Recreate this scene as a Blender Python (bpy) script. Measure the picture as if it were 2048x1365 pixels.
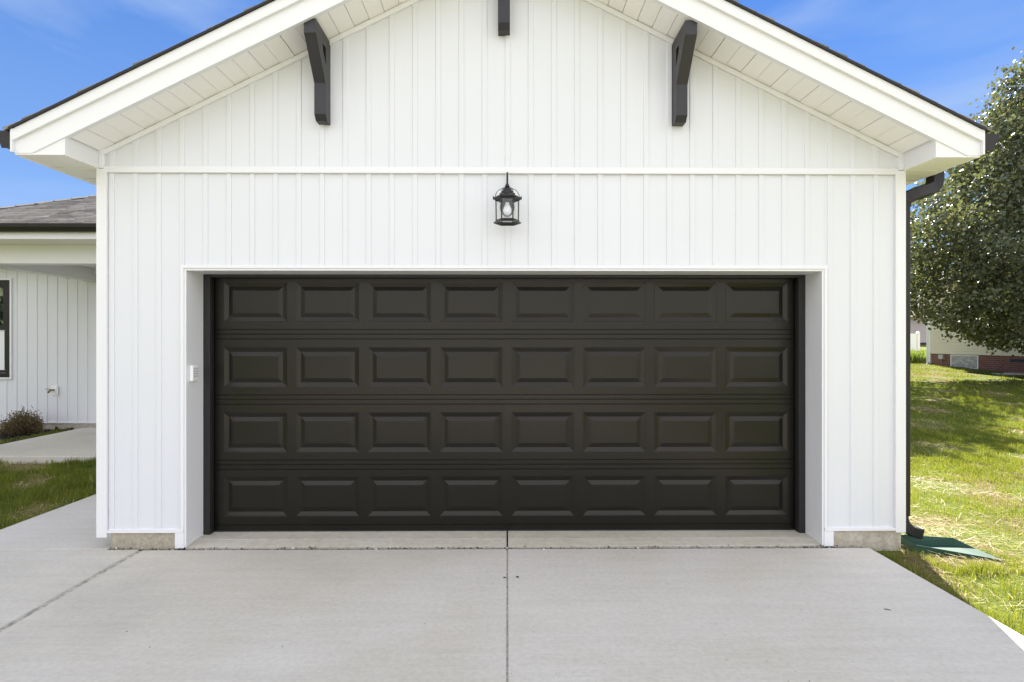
import bpy, math, random
import numpy as np
from mathutils import Vector, Matrix

for o in list(bpy.data.objects):
    bpy.data.objects.remove(o)
SC = bpy.context.scene
COL = SC.collection
R = math.radians
random.seed(7)
rng = np.random.default_rng(11)

# ------------------------------------------------------------------ camera
EYE = Vector((0.0, -4.23, 1.58))
cam_d = bpy.data.cameras.new('camera')
cam = bpy.data.objects.new('camera', cam_d)
COL.objects.link(cam)
cam.location = EYE
cam.rotation_euler = (R(90), 0, R(-0.49))
cam_d.sensor_width = 36.0
cam_d.lens = 1100 / 2048 * 36
cam_d.clip_start = 0.05
cam_d.clip_end = 2000
SC.camera = cam

# ------------------------------------------------------------------ light
SUN_AZ, SUN_EL = R(19.5), R(40)
world = bpy.data.worlds.new('World')
SC.world = world
world.use_nodes = True
wn, wl = world.node_tree.nodes, world.node_tree.links
wn.clear()
w_out = wn.new('ShaderNodeOutputWorld')
w_bg = wn.new('ShaderNodeBackground')
w_bg.inputs['Strength'].default_value = 0.10
sky = wn.new('ShaderNodeTexSky')
sky.sky_type = 'NISHITA'
sky.sun_disc = False
sky.sun_elevation = SUN_EL
sky.sun_rotation = SUN_AZ
sky.air_density = 1.0
sky.dust_density = 0.0
sky.ozone_density = 3.0
tc = wn.new('ShaderNodeTexCoord')
hs = wn.new('ShaderNodeHueSaturation')
hs.inputs['Saturation'].default_value = 1.12
hs.inputs['Value'].default_value = 0.36
hs.inputs['Hue'].default_value = 0.508
wl.new(sky.outputs[0], hs.inputs['Color'])
# clouds: thin wisps everywhere, unseen bright cloud added in the north half to fill the facade
mp = wn.new('ShaderNodeMapping')
mp.inputs['Scale'].default_value = (1.0, 1.0, 3.4)
mp.inputs['Location'].default_value = (3.1, 0.4, 1.7)
nz = wn.new('ShaderNodeTexNoise')
nz.inputs['Scale'].default_value = 2.2
nz.inputs['Detail'].default_value = 6
nz.inputs['Roughness'].default_value = 0.5
nz.inputs['Distortion'].default_value = 0.6
wl.new(tc.outputs['Generated'], mp.inputs[0])
wl.new(mp.outputs[0], nz.inputs['Vector'])
cr = wn.new('ShaderNodeMapRange')
cr.inputs['From Min'].default_value = 0.46
cr.inputs['From Max'].default_value = 0.78
cr.inputs['To Max'].default_value = 0.85
wl.new(nz.outputs['Fac'], cr.inputs['Value'])
mixw = wn.new('ShaderNodeMix'); mixw.data_type = 'RGBA'
wl.new(cr.outputs[0], mixw.inputs[0])
tint = wn.new('ShaderNodeMix'); tint.data_type = 'RGBA'; tint.blend_type = 'MULTIPLY'; tint.inputs[0].default_value = 1.0
tint.inputs[7].default_value = (0.50, 0.78, 1.16, 1)
wl.new(hs.outputs[0], tint.inputs[6])
sz = wn.new('ShaderNodeSeparateXYZ'); wl.new(tc.outputs['Generated'], sz.inputs[0])
elv = wn.new('ShaderNodeMapRange'); elv.inputs['From Min'].default_value = 0.10; elv.inputs['From Max'].default_value = 0.56
wl.new(sz.outputs['Z'], elv.inputs['Value'])
blue = wn.new('ShaderNodeMix'); blue.data_type = 'RGBA'
wl.new(elv.outputs[0], blue.inputs[0])
blue.inputs[6].default_value = (1.10, 1.68, 2.55, 1); blue.inputs[7].default_value = (0.27, 0.78, 2.10, 1)
even = wn.new('ShaderNodeMix'); even.data_type = 'RGBA'; even.inputs[0].default_value = 0.60
wl.new(tint.outputs[2], even.inputs[6]); wl.new(blue.outputs[2], even.inputs[7])
wl.new(even.outputs[2], mixw.inputs[6])
mixw.inputs[7].default_value = (1.25, 1.65, 2.45, 1)
sx = wn.new('ShaderNodeSeparateXYZ')
wl.new(tc.outputs['Generated'], sx.inputs[0])
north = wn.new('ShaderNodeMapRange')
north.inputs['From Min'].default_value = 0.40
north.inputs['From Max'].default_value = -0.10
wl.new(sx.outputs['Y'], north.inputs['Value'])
fill_bank = wn.new('ShaderNodeMapRange')
fill_bank.inputs['From Min'].default_value = 0.16
fill_bank.inputs['From Max'].default_value = 0.42
wl.new(nz.outputs['Fac'], fill_bank.inputs['Value'])
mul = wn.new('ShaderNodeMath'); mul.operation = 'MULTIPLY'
wl.new(north.outputs[0], mul.inputs[0]); wl.new(fill_bank.outputs[0], mul.inputs[1])
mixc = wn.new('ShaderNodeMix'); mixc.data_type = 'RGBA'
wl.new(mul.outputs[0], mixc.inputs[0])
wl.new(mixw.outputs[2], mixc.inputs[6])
lowc = wn.new('ShaderNodeMix'); lowc.data_type = 'RGBA'   # added cloud made brighter near the horizon to lift the recesses
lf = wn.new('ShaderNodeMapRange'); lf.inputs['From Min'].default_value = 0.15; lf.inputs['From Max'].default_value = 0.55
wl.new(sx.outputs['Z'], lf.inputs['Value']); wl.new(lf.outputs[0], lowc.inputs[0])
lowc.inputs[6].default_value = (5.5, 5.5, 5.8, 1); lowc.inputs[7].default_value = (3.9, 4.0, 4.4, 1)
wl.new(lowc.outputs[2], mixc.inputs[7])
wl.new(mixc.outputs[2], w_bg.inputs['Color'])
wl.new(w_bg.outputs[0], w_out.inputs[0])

sun_d = bpy.data.lights.new('sun', 'SUN')
sun_d.energy = 5.0
sun_d.angle = R(0.53)
sun_d.color = (1.0, 0.94, 0.84)
sun = bpy.data.objects.new('sun', sun_d)
COL.objects.link(sun)
sd = Vector((math.sin(SUN_AZ) * math.cos(SUN_EL), math.cos(SUN_AZ) * math.cos(SUN_EL), math.sin(SUN_EL)))
sun.rotation_euler = sd.to_track_quat('Z', 'Y').to_euler()
sun.location = (0, 0, 20)

vs = SC.view_settings
vs.view_transform = 'Standard'
vs.look = 'None'
vs.exposure = 1.93
vs.gamma = 1.0
vs.use_curve_mapping = False

# ------------------------------------------------------------------ helpers
def tag(o, label=None, cat=None, group=None, kind=None):
    if label: o['label'] = label
    if cat: o['category'] = cat
    if group: o['group'] = group
    if kind: o['kind'] = kind
    return o

def empty(name, loc=(0, 0, 0), parent=None):
    o = bpy.data.objects.new(name, None)
    o.location = loc
    o.empty_display_size = 0.2
    COL.objects.link(o)
    if parent: o.parent = parent
    return o

def link_mesh(name, me, mat=None, parent=None, smooth=False):
    if mat is not None: me.materials.append(mat)
    if smooth:
        me.polygons.foreach_set('use_smooth', [True] * len(me.polygons))
    o = bpy.data.objects.new(name, me)
    COL.objects.link(o)
    if parent is not None:
        o.parent = parent
        # all meshes are written in world metres: undo the parent's offset
        p, off = parent, Vector((0, 0, 0))
        while p is not None:
            off += p.location
            p = p.parent
        o.location = -off
    return o

class MB:
    def __init__(s): s.v, s.f = [], []
    def add(s, vs_, fs_):
        n = len(s.v)
        s.v += [tuple(p) for p in vs_]
        s.f += [tuple(i + n for i in f) for f in fs_]
        return s
    def box(s, x0, x1, y0, y1, z0, z1):
        return s.add([(x0, y0, z0), (x1, y0, z0), (x1, y1, z0), (x0, y1, z0), (x0, y0, z1), (x1, y0, z1), (x1, y1, z1), (x0, y1, z1)],
                     [(0, 3, 2, 1), (4, 5, 6, 7), (0, 1, 5, 4), (1, 2, 6, 5), (2, 3, 7, 6), (3, 0, 4, 7)])
    def hexa(s, P):  # eight points ordered like box()
        return s.add(P, [(0, 3, 2, 1), (4, 5, 6, 7), (0, 1, 5, 4), (1, 2, 6, 5), (2, 3, 7, 6), (3, 0, 4, 7)])
    def prism(s, poly, axis, a, b):
        """closed polygon extruded along an axis. poly in the remaining two axes, in xyz order."""
        def P(p, t):
            return {'x': (t, p[0], p[1]), 'y': (p[0], t, p[1]), 'z': (p[0], p[1], t)}[axis]
        n = len(poly)
        s.add([P(p, a) for p in poly] + [P(p, b) for p in poly],
              [tuple(range(n))[::-1], tuple(range(n, 2 * n))] + [(i, (i + 1) % n, n + (i + 1) % n, n + i) for i in range(n)])
        return s
    def tube(s, pts, r, n=10, square=None, cap=True):
        pts = [Vector(p) for p in pts]
        rr = r if isinstance(r, (list, tuple)) else [r] * len(pts)
        up = None
        rings = []
        for i, p in enumerate(pts):
            t = (pts[min(i + 1, len(pts) - 1)] - pts[max(i - 1, 0)]).normalized()
            if up is None:
                up = Vector((0, 1, 0)) if abs(t.y) < 0.8 else Vector((0, 0, 1))
            side = t.cross(up).normalized()
            up2 = side.cross(t).normalized()
            up = up2
            ring = []
            if square:
                a, b = square
                k = rr[i]
                for (u, w) in ((-1, -.8), (-.8, -1), (.8, -1), (1, -.8), (1, .8), (.8, 1), (-.8, 1), (-1, .8)):
                    ring.append(p + side * (u * a * k) + up2 * (w * b * k))
            else:
                for j in range(n):
                    th = 2 * math.pi * j / n
                    ring.append(p + (side * math.cos(th) + up2 * math.sin(th)) * rr[i])
            rings.append(ring)
        m = len(rings[0]); base = len(s.v)
        for ring in rings: s.v += [tuple(q) for q in ring]
        for i in range(len(rings) - 1):
            for j in range(m):
                a = base + i * m + j; b = base + i * m + (j + 1) % m
                s.f.append((a, b, b + m, a + m))
        if cap:
            s.f.append(tuple(base + j for j in range(m))[::-1])
            s.f.append(tuple(base + (len(rings) - 1) * m + j for j in range(m)))
        return s
    def lathe(s, prof, c, n=16, phase=0.0):
        base = len(s.v)
        for (r, z) in prof:
            for j in range(n):
                th = 2 * math.pi * j / n + phase
                s.v.append((c[0] + r * math.cos(th), c[1] + r * math.sin(th), c[2] + z))
        for i in range(len(prof) - 1):
            for j in range(n):
                a = base + i * n + j; b = base + i * n + (j + 1) % n
                s.f.append((a, b, b + n, a + n))
        return s
    def build(s, name, mat=None, parent=None, smooth=False, bevel=0.0, seg=2):
        me = bpy.data.meshes.new(name)
        me.from_pydata(s.v, [], s.f)
        me.update()
        o = link_mesh(name, me, mat, parent, smooth)
        if bevel:
            b = o.modifiers.new('bevel', 'BEVEL'); b.width = bevel; b.segments = seg; b.limit_method = 'ANGLE'
            b.harden_normals = False
        return o

def np_mesh(name, verts, quads=None, tris=None, rnd=None):
    me = bpy.data.meshes.new(name)
    nq = 0 if quads is None else len(quads); nt = 0 if tris is None else len(tris)
    me.vertices.add(len(verts)); me.vertices.foreach_set('co', verts.astype(np.float32).ravel())
    idx = np.concatenate([a for a in ((quads.ravel() if nq else None), (tris.ravel() if nt else None)) if a is not None]).astype(np.int32)
    starts = np.concatenate([np.arange(nq) * 4, nq * 4 + np.arange(nt) * 3]).astype(np.int32)
    me.loops.add(len(idx)); me.loops.foreach_set('vertex_index', idx)
    me.polygons.add(nq + nt); me.polygons.foreach_set('loop_start', starts)
    me.update(calc_edges=True)
    if rnd is not None:
        at = me.attributes.new('rnd', 'FLOAT', 'POINT'); at.data.foreach_set('value', rnd.astype(np.float32))
    return me

# ------------------------------------------------------------------ materials
def new_mat(name):
    m = bpy.data.materials.new(name); m.use_nodes = True
    nt = m.node_tree
    return m, nt.nodes, nt.links, nt.nodes['Principled BSDF']

def coord(N, L, scale=(1, 1, 1), kind='Object'):
    t = N.new('ShaderNodeTexCoord'); mpn = N.new('ShaderNodeMapping')
    mpn.inputs['Scale'].default_value = scale
    L.new(t.outputs[kind], mpn.inputs[0])
    return mpn.outputs[0]

def noise(N, L, vec, scale, detail=4, rough=0.55, dist=0.0):
    n = N.new('ShaderNodeTexNoise')
    n.inputs['Scale'].default_value = scale; n.inputs['Detail'].default_value = detail
    n.inputs['Roughness'].default_value = rough; n.inputs['Distortion'].default_value = dist
    if vec is not None: L.new(vec, n.inputs['Vector'])
    return n.outputs['Fac']

def ramp(N, L, fac, stops):
    r = N.new('ShaderNodeValToRGB')
    e = r.color_ramp.elements
    e[0].position, e[0].color = stops[0][0], (*stops[0][1], 1)
    e[1].position, e[1].color = stops[-1][0], (*stops[-1][1], 1)
    for p, c in stops[1:-1]:
        x = e.new(p); x.color = (*c, 1)
    L.new(fac, r.inputs[0])
    return r.outputs[0]

def bump(N, L, h, strength, distance, bsdf, prev=None):
    b = N.new('ShaderNodeBump')
    b.inputs['Strength'].default_value = strength; b.inputs['Distance'].default_value = distance
    L.new(h, b.inputs['Height'])
    if prev: L.new(prev, b.inputs['Normal'])
    L.new(b.outputs[0], bsdf.inputs['Normal'])
    return b.outputs[0]

def simple(name, col, rough=0.5, var=0.06, scale=3.0, metal=0.0, spec=0.5, grain=None, gs=0.15):
    m, N, L, B = new_mat(name)
    v = coord(N, L)
    f = noise(N, L, v, scale, 5)
    lo = tuple(c * (1 - var) for c in col); hi = tuple(min(1, c * (1 + var)) for c in col)
    L.new(ramp(N, L, f, [(0.3, lo), (0.7, hi)]), B.inputs['Base Color'])
    B.inputs['Roughness'].default_value = rough
    B.inputs['Metallic'].default_value = metal
    B.inputs['Specular IOR Level'].default_value = spec
    if grain:
        g = noise(N, L, coord(N, L, grain), 1.0, 3, 0.6, 0.3)
        bump(N, L, g, gs, 0.002, B)
    return m

M = {}
M['vinyl'] = simple('white_vinyl_siding', (0.70, 0.71, 0.735), 0.42, 0.012, 1.3, grain=(420, 420, 14), gs=0.10)
M['trim'] = simple('white_trim', (0.77, 0.77, 0.78), 0.38, 0.012, 1.1)
M['soffit'] = simple('white_soffit', (0.90, 0.88, 0.85), 0.5, 0.015, 2)
M['bracket'] = simple('dark_bronze_paint', (0.020, 0.019, 0.021), 0.42, 0.15, 6)
M['gutter'] = simple('dark_gutter_metal', (0.019, 0.017, 0.016), 0.45, 0.12, 4, spec=0.3)
M['black'] = simple('black_trim_paint', (0.014, 0.013, 0.013), 0.4, 0.15, 5)
M['lamp_black'] = simple('lamp_black_metal', (0.018, 0.017, 0.018), 0.38, 0.2, 30, metal=0.3)
M['rubber'] = simple('black_rubber', (0.012, 0.012, 0.013), 0.6, 0.2, 20)
M['brass'] = simple('old_brass', (0.22, 0.19, 0.10), 0.35, 0.2, 40, metal=0.9)
M['keypad'] = simple('white_plastic', (0.82, 0.82, 0.80), 0.4, 0.01, 3)
M['keys'] = simple('grey_keys', (0.22, 0.23, 0.26), 0.5, 0.05, 30)
M['green'] = simple('green_plastic', (0.012, 0.056, 0.038), 0.45, 0.12, 9)
M['beige'] = simple('beige_siding', (0.70, 0.62, 0.46), 0.5, 0.03, 1.2)
M['mauve'] = simple('mauve_siding', (0.42, 0.37, 0.38), 0.5, 0.03, 1.2)
M['fence'] = simple('white_fence_vinyl', (0.80, 0.81, 0.80), 0.4, 0.02, 2)
M['dark_roof'] = simple('grey_roof', (0.13, 0.12, 0.12), 0.9, 0.2, 8)
M['bark'] = simple('grey_bark', (0.11, 0.09, 0.075), 0.9, 0.35, 12, grain=(60, 60, 9), gs=0.8)
M['twig'] = simple('brown_twig', (0.09, 0.06, 0.04), 0.85, 0.3, 30)
M['stone'] = simple('pale_stone', (0.55, 0.52, 0.48), 0.8, 0.15, 9)
M['interior'] = simple('dark_room', (0.08, 0.07, 0.06), 0.8, 0.2, 2)
M['box_grey'] = simple('pale_grey_box', (0.42, 0.42, 0.38), 0.5, 0.05, 4)

def mat_door():
    m, N, L, B = new_mat('dark_brown_door_paint')
    v = coord(N, L, (1, 1, 1))
    f = noise(N, L, v, 1.1, 4)
    L.new(ramp(N, L, f, [(0.3, (0.0058, 0.0062, 0.0056)), (0.7, (0.0080, 0.0080, 0.0068))]), B.inputs['Base Color'])
    r = N.new('ShaderNodeMapRange'); r.inputs['To Min'].default_value = 0.21; r.inputs['To Max'].default_value = 0.29
    B.inputs['Specular IOR Level'].default_value = 0.36; B.inputs['Specular Tint'].default_value = (1.0, 0.92, 0.82, 1)
    L.new(noise(N, L, v, 2.0, 5), r.inputs['Value']); L.new(r.outputs[0], B.inputs['Roughness'])
    g = noise(N, L, coord(N, L, (16, 200, 300)), 1.0, 4, 0.65, 0.8)
    b1 = bump(N, L, g, 0.35, 0.0015, B)
    g2 = noise(N, L, coord(N, L, (7, 1, 75)), 1.0, 5, 0.7, 0.6)
    b2 = bump(N, L, g2, 0.30, 0.0016, B, b1)
    g3 = noise(N, L, v, 1.6, 3)
    bump(N, L, g3, 0.20, 0.012, B, b2)
    return m
M['door'] = mat_door()

def mat_concrete(name, base, broom=True, bands=(), dirty=0.0):
    m, N, L, B = new_mat(name)
    v = coord(N, L)
    f1 = noise(N, L, v, 0.55, 5, 0.6)
    f2 = noise(N, L, v, 34, 5, 0.65)
    f3 = noise(N, L, coord(N, L, (0.7, 9, 1)), 1.5, 5, 0.6, 0.4)
    c1 = ramp(N, L, f1, [(0.28, (base[0] * .80, base[1] * .80, base[2] * .79)), (0.45, (base[0] * .95, base[1] * .94, base[2] * .90)), (0.56, base), (0.75, tuple(c * 1.08 for c in base))])
    mx = N.new('ShaderNodeMix'); mx.data_type = 'RGBA'; mx.blend_type = 'MULTIPLY'; mx.inputs[0].default_value = 1
    L.new(c1, mx.inputs[6])
    L.new(ramp(N, L, f2, [(0.25, (0.86, 0.86, 0.86)), (0.6, (1, 1, 1))]), mx.inputs[7])
    mx2 = N.new('ShaderNodeMix'); mx2.data_type = 'RGBA'; mx2.blend_type = 'MULTIPLY'; mx2.inputs[0].default_value = 1
    L.new(mx.outputs[2], mx2.inputs[6])
    L.new(ramp(N, L, f3, [(0.3, (0.93, 0.93, 0.92)), (0.65, (1.0, 1.0, 1.0))]), mx2.inputs[7])
    last = mx2.outputs[2]
    # dark specks and small grit
    vo = N.new('ShaderNodeTexVoronoi'); vo.inputs['Scale'].default_value = 9
    L.new(v, vo.inputs['Vector'])
    sp = ramp(N, L, vo.outputs['Distance'], [(0.018, (0.35, 0.33, 0.31)), (0.05, (1, 1, 1))])
    mx3 = N.new('ShaderNodeMix'); mx3.data_type = 'RGBA'; mx3.blend_type = 'MULTIPLY'; mx3.inputs[0].default_value = 0.6 + dirty * 0.4
    L.new(last, mx3.inputs[6]); L.new(sp, mx3.inputs[7]); last = mx3.outputs[2]
    if dirty:
        mx4 = N.new('ShaderNodeMix'); mx4.data_type = 'RGBA'; mx4.blend_type = 'MULTIPLY'; mx4.inputs[0].default_value = dirty
        L.new(last, mx4.inputs[6])
        L.new(ramp(N, L, noise(N, L, v, 16, 6, 0.7), [(0.36, (0.45, 0.40, 0.30)), (0.60, (1, 1, 1))]), mx4.inputs[7]); last = mx4.outputs[2]
    L.new(last, B.inputs['Base Color'])
    B.inputs['Roughness'].default_value = 0.86
    B.inputs['Specular IOR Level'].default_value = 0.25
    h = noise(N, L, v, 160, 4, 0.6)
    p = bump(N, L, h, 0.25, 0.003, B)
    if broom:
        g = noise(N, L, coord(N, L, (2.0, 95, 1)), 1.0, 3, 0.65, 0.2)
        if bands:
            s = N.new('ShaderNodeSeparateXYZ'); L.new(v, s.inputs[0])
            prod = None
            for (ax, c0, w) in bands:
                a = N.new('ShaderNodeMath'); a.operation = 'SUBTRACT'; L.new(s.outputs[ax], a.inputs[0]); a.inputs[1].default_value = c0
                b = N.new('ShaderNodeMath'); b.operation = 'ABSOLUTE'; L.new(a.outputs[0], b.inputs[0])
                c = N.new('ShaderNodeMath'); c.operation = 'GREATER_THAN'; L.new(b.outputs[0], c.inputs[0]); c.inputs[1].default_value = w
                if prod is None: prod = c.outputs[0]
                else:
                    q = N.new('ShaderNodeMath'); q.operation = 'MULTIPLY'; L.new(prod, q.inputs[0]); L.new(c.outputs[0], q.inputs[1]); prod = q.outputs[0]
            q = N.new('ShaderNodeMath'); q.operation = 'MULTIPLY'; L.new(prod, q.inputs[0]); L.new(g, q.inputs[1]); g = q.outputs[0]
        bump(N, L, g, 0.5, 0.004, B, p)
    return m
M['drive'] = mat_concrete('broomed_concrete', (0.60, 0.568, 0.515), True,
                          [('X', 0.0, 0.075), ('X', -2.76, 0.08), ('X', 2.77, 0.13), ('Y', -0.03, 0.075)])
M['walk'] = mat_concrete('walk_concrete', (0.60, 0.57, 0.52), True)
M['found'] = mat_concrete('foundation_concrete', (0.54, 0.50, 0.42), False, dirty=0.55)
M['floor'] = mat_concrete('garage_floor_concrete', (0.58, 0.545, 0.47), True, dirty=0.2)

def mat_shingle():
    m, N, L, B = new_mat('asphalt_shingle')
    a = N.new('ShaderNodeAttribute'); a.attribute_name = 'rnd'
    c = ramp(N, L, a.outputs['Fac'], [(0.0, (0.19, 0.178, 0.165)), (0.5, (0.27, 0.255, 0.235)), (1.0, (0.33, 0.315, 0.295))])
    mx = N.new('ShaderNodeMix'); mx.data_type = 'RGBA'; mx.blend_type = 'MULTIPLY'; mx.inputs[0].default_value = 1
    v = coord(N, L)
    f = noise(N, L, v, 90, 4, 0.7)
    L.new(c, mx.inputs[6]); L.new(ramp(N, L, f, [(0.3, (0.6, 0.6, 0.6)), (0.7, (1.25, 1.22, 1.2))]), mx.inputs[7])
    L.new(mx.outputs[2], B.inputs['Base Color'])
    B.inputs['Roughness'].default_value = 0.92
    bump(N, L, f, 0.2, 0.003, B)
    return m
M['shingle'] = mat_shingle()

def mat_leaf(name, stops, trans=0.45, rough=0.38, tcol=(0.30, 0.42, 0.06)):
    m, N, L, B = new_mat(name)
    a = N.new('ShaderNodeAttribute'); a.attribute_name = 'rnd'
    c = ramp(N, L, a.outputs['Fac'], stops)
    L.new(c, B.inputs['Base Color'])
    B.inputs['Roughness'].default_value = rough
    out = N['Material Output']
    tr = N.new('ShaderNodeBsdfTranslucent')
    mx = N.new('ShaderNodeMix'); mx.data_type = 'RGBA'; mx.blend_type = 'MIX'; mx.inputs[0].default_value = 0.55
    L.new(c, mx.inputs[6]); mx.inputs[7].default_value = (*tcol, 1)
    L.new(mx.outputs[2], tr.inputs['Color'])
    ms = N.new('ShaderNodeMixShader'); ms.inputs[0].default_value = trans
    L.new(B.outputs[0], ms.inputs[1]); L.new(tr.outputs[0], ms.inputs[2]); L.new(ms.outputs[0], out.inputs[0])
    return m
M['leaf'] = mat_leaf('tree_leaves', [(0.0, (0.075, 0.088, 0.058)), (0.55, (0.110, 0.128, 0.080)), (0.88, (0.14, 0.16, 0.085)), (0.96, (0.20, 0.20, 0.07)), (1.0, (0.30, 0.21, 0.06))], 0.25, 0.42, (0.30, 0.33, 0.07))
M['leaf'].node_tree.nodes['Principled BSDF'].inputs['Specular IOR Level'].default_value = 0.28
M['leaf_y'] = mat_leaf('yellowing_leaves', [(0.0, (0.05, 0.07, 0.025)), (0.6, (0.09, 0.115, 0.04)), (1.0, (0.26, 0.20, 0.05))], 0.22, 0.5, (0.22, 0.24, 0.05))
M['grass'] = mat_leaf('grass_blades', [(0.0, (0.055, 0.100, 0.012)), (0.5, (0.125, 0.170, 0.018)), (0.85, (0.21, 0.23, 0.03)), (1.0, (0.42, 0.35, 0.15))], 0.45, 0.5, (0.37, 0.39, 0.03))
M['ornamental'] = mat_leaf('ornamental_grass_blades', [(0.0, (0.07, 0.12, 0.02)), (1.0, (0.22, 0.25, 0.05))], 0.45, 0.5)
M['straw'] = mat_leaf('straw', [(0.0, (0.24, 0.15, 0.07)), (0.5, (0.40, 0.29, 0.15)), (1.0, (0.58, 0.48, 0.30))], 0.15, 0.6, (0.5, 0.38, 0.16))
M['shrub'] = mat_leaf('reddish_shrub_leaves', [(0.0, (0.09, 0.055, 0.03)), (0.4, (0.18, 0.11, 0.06)), (0.6, (0.13, 0.14, 0.05)), (0.85, (0.17, 0.18, 0.07)), (1.0, (0.30, 0.19, 0.10))], 0.25, 0.6, (0.25, 0.12, 0.04))
M['mulch_bits'] = mat_leaf('mulch_chips', [(0.0, (0.012, 0.009, 0.008)), (1.0, (0.05, 0.035, 0.026))], 0.0, 0.9)
M['dead_leaf'] = simple('dark_dead_leaf', (0.02, 0.017, 0.014), 0.8, 0.3, 60)

def mat_lawn():
    m, N, L, B = new_mat('lawn_soil_and_turf')
    v = coord(N, L)
    f1 = noise(N, L, v, 1.1, 6, 0.6, 0.3)
    f2 = noise(N, L, v, 26, 6, 0.7)
    g = ramp(N, L, f2, [(0.28, (0.045, 0.07, 0.013)), (0.5, (0.11, 0.14, 0.022)), (0.72, (0.18, 0.20, 0.04))])
    d = ramp(N, L, f2, [(0.28, (0.07, 0.045, 0.026)), (0.5, (0.17, 0.12, 0.07)), (0.72, (0.34, 0.26, 0.15))])
    mk = N.new('ShaderNodeMapRange'); mk.inputs['From Min'].default_value = 0.50; mk.inputs['From Max'].default_value = 0.62
    L.new(f1, mk.inputs['Value'])
    mx = N.new('ShaderNodeMix'); mx.data_type = 'RGBA'
    L.new(mk.outputs[0], mx.inputs[0]); L.new(g, mx.inputs[6]); L.new(d, mx.inputs[7])
    L.new(mx.outputs[2], B.inputs['Base Color'])
    B.inputs['Roughness'].default_value = 0.95; B.inputs['Specular IOR Level'].default_value = 0.1
    bump(N, L, f2, 0.8, 0.03, B)
    return m
M['lawn'] = mat_lawn()
M['mulch'] = simple('dark_mulch', (0.020, 0.015, 0.012), 0.95, 0.5, 60, grain=(70, 70, 70), gs=1.0)

def mat_glass(name, col=(1, 1, 1), rough=0.0, mixd=0.0, dark=(0.02, 0.02, 0.02)):
    m, N, L, B = new_mat(name)
    out = N['Material Output']
    gl = N.new('ShaderNodeBsdfGlossy'); gl.inputs['Color'].default_value = (1, 1, 1, 1); gl.inputs['Roughness'].default_value = rough
    tr = N.new('ShaderNodeBsdfTransparent'); tr.inputs['Color'].default_value = (*col, 1)
    ms = N.new('ShaderNodeMixShader')
    ms.inputs[0].default_value = 0.07 + mixd
    L.new(tr.outputs[0], ms.inputs[1]); L.new(gl.outputs[0], ms.inputs[2])
    L.new(ms.outputs[0], out.inputs[0])
    return m
M['glass'] = mat_glass('clear_glass', (0.96, 0.97, 0.97), 0.02)
M['window_glass'] = mat_glass('window_glass', (0.5, 0.52, 0.5), 0.0, 0.35)

def mat_bulb():
    m, N, L, B = new_mat('frosted_bulb')
    B.inputs['Base Color'].default_value = (0.85, 0.86, 0.88, 1); B.inputs['Roughness'].default_value = 0.3
    B.inputs['Subsurface Weight'].default_value = 0.4
    B.inputs['Subsurface Radius'].default_value = (0.02, 0.02, 0.02)
    return m
M['bulb'] = mat_bulb()

def mat_brick():
    m, N, L, B = new_mat('red_brick')
    t = N.new('ShaderNodeTexCoord')
    sp = N.new('ShaderNodeSeparateXYZ'); cb = N.new('ShaderNodeCombineXYZ')
    L.new(t.outputs['Object'], sp.inputs[0]); L.new(sp.outputs['Y'], cb.inputs['X']); L.new(sp.outputs['Z'], cb.inputs['Y'])
    b = N.new('ShaderNodeTexBrick')
    b.inputs['Scale'].default_value = 1.0; b.inputs['Brick Width'].default_value = 0.21; b.inputs['Row Height'].default_value = 0.075
    b.inputs['Mortar Size'].default_value = 0.006
    b.inputs['Color1'].default_value = (0.20, 0.075, 0.050, 1); b.inputs['Color2'].default_value = (0.15, 0.05, 0.036, 1)
    b.inputs['Mortar'].default_value = (0.28, 0.20, 0.17, 1)
    L.new(cb.outputs[0], b.inputs['Vector']); L.new(b.outputs['Color'], B.inputs['Base Color'])
    B.inputs['Roughness'].default_value = 0.9
    bump(N, L, b.outputs['Fac'], -0.5, 0.005, B)
    return m
M['brick'] = mat_brick()

def mat_weathered():
    m, N, L, B = new_mat('peeling_painted_board')
    v = coord(N, L, (1, 2.5, 12))
    f = noise(N, L, v, 2.5, 6, 0.7, 0.4)
    L.new(ramp(N, L, f, [(0.36, (0.20, 0.17, 0.14)), (0.50, (0.42, 0.39, 0.33)), (0.62, (0.55, 0.55, 0.53))]), B.inputs['Base Color'])
    B.inputs['Roughness'].default_value = 0.85
    return m
M['weathered'] = mat_weathered()

# ------------------------------------------------------------------ ground
def rise(x, y):
    x = np.asarray(x, float); y = np.asarray(y, float)
    t = np.clip((x - 3.5) / 3.0, 0, 1); t = t * t * (3 - 2 * t)
    r = 0.036 * np.clip(y - 1, 0, 45)
    return t * r

def bumps(x, y):
    return 0.012 * np.sin(1.7 * x + 0.6 * y) * np.sin(1.3 * y - 0.5 * x + 1) + 0.006 * np.sin(5.1 * x + 1.1) * np.sin(4.3 * y + 0.3)

def lawn_z(x, y):
    x = np.asarray(x, float); y = np.asarray(y, float)
    near_slab = np.clip(np.maximum(np.abs(x) - 3.0, 0) / 1.5, 0, 1)
    return -0.045 + rise(x, y) + bumps(x, y) * near_slab

def patch(x, y):   # 0 lush .. 1 bare and strawy
    x = np.asarray(x, float); y = np.asarray(y, float)
    p = (np.sin(1.9 * x + 2.3 * y + 0.7) + np.sin(3.7 * x - 2.9 * y + 2.1) * 0.8 + np.sin(6.3 * x + 5.1 * y) * 0.5 + np.sin(0.8 * x - 1.1 * y + 4) * 0.7)
    return p / 3.0 - np.where(x < -3, 0.16, 0.0)

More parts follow.
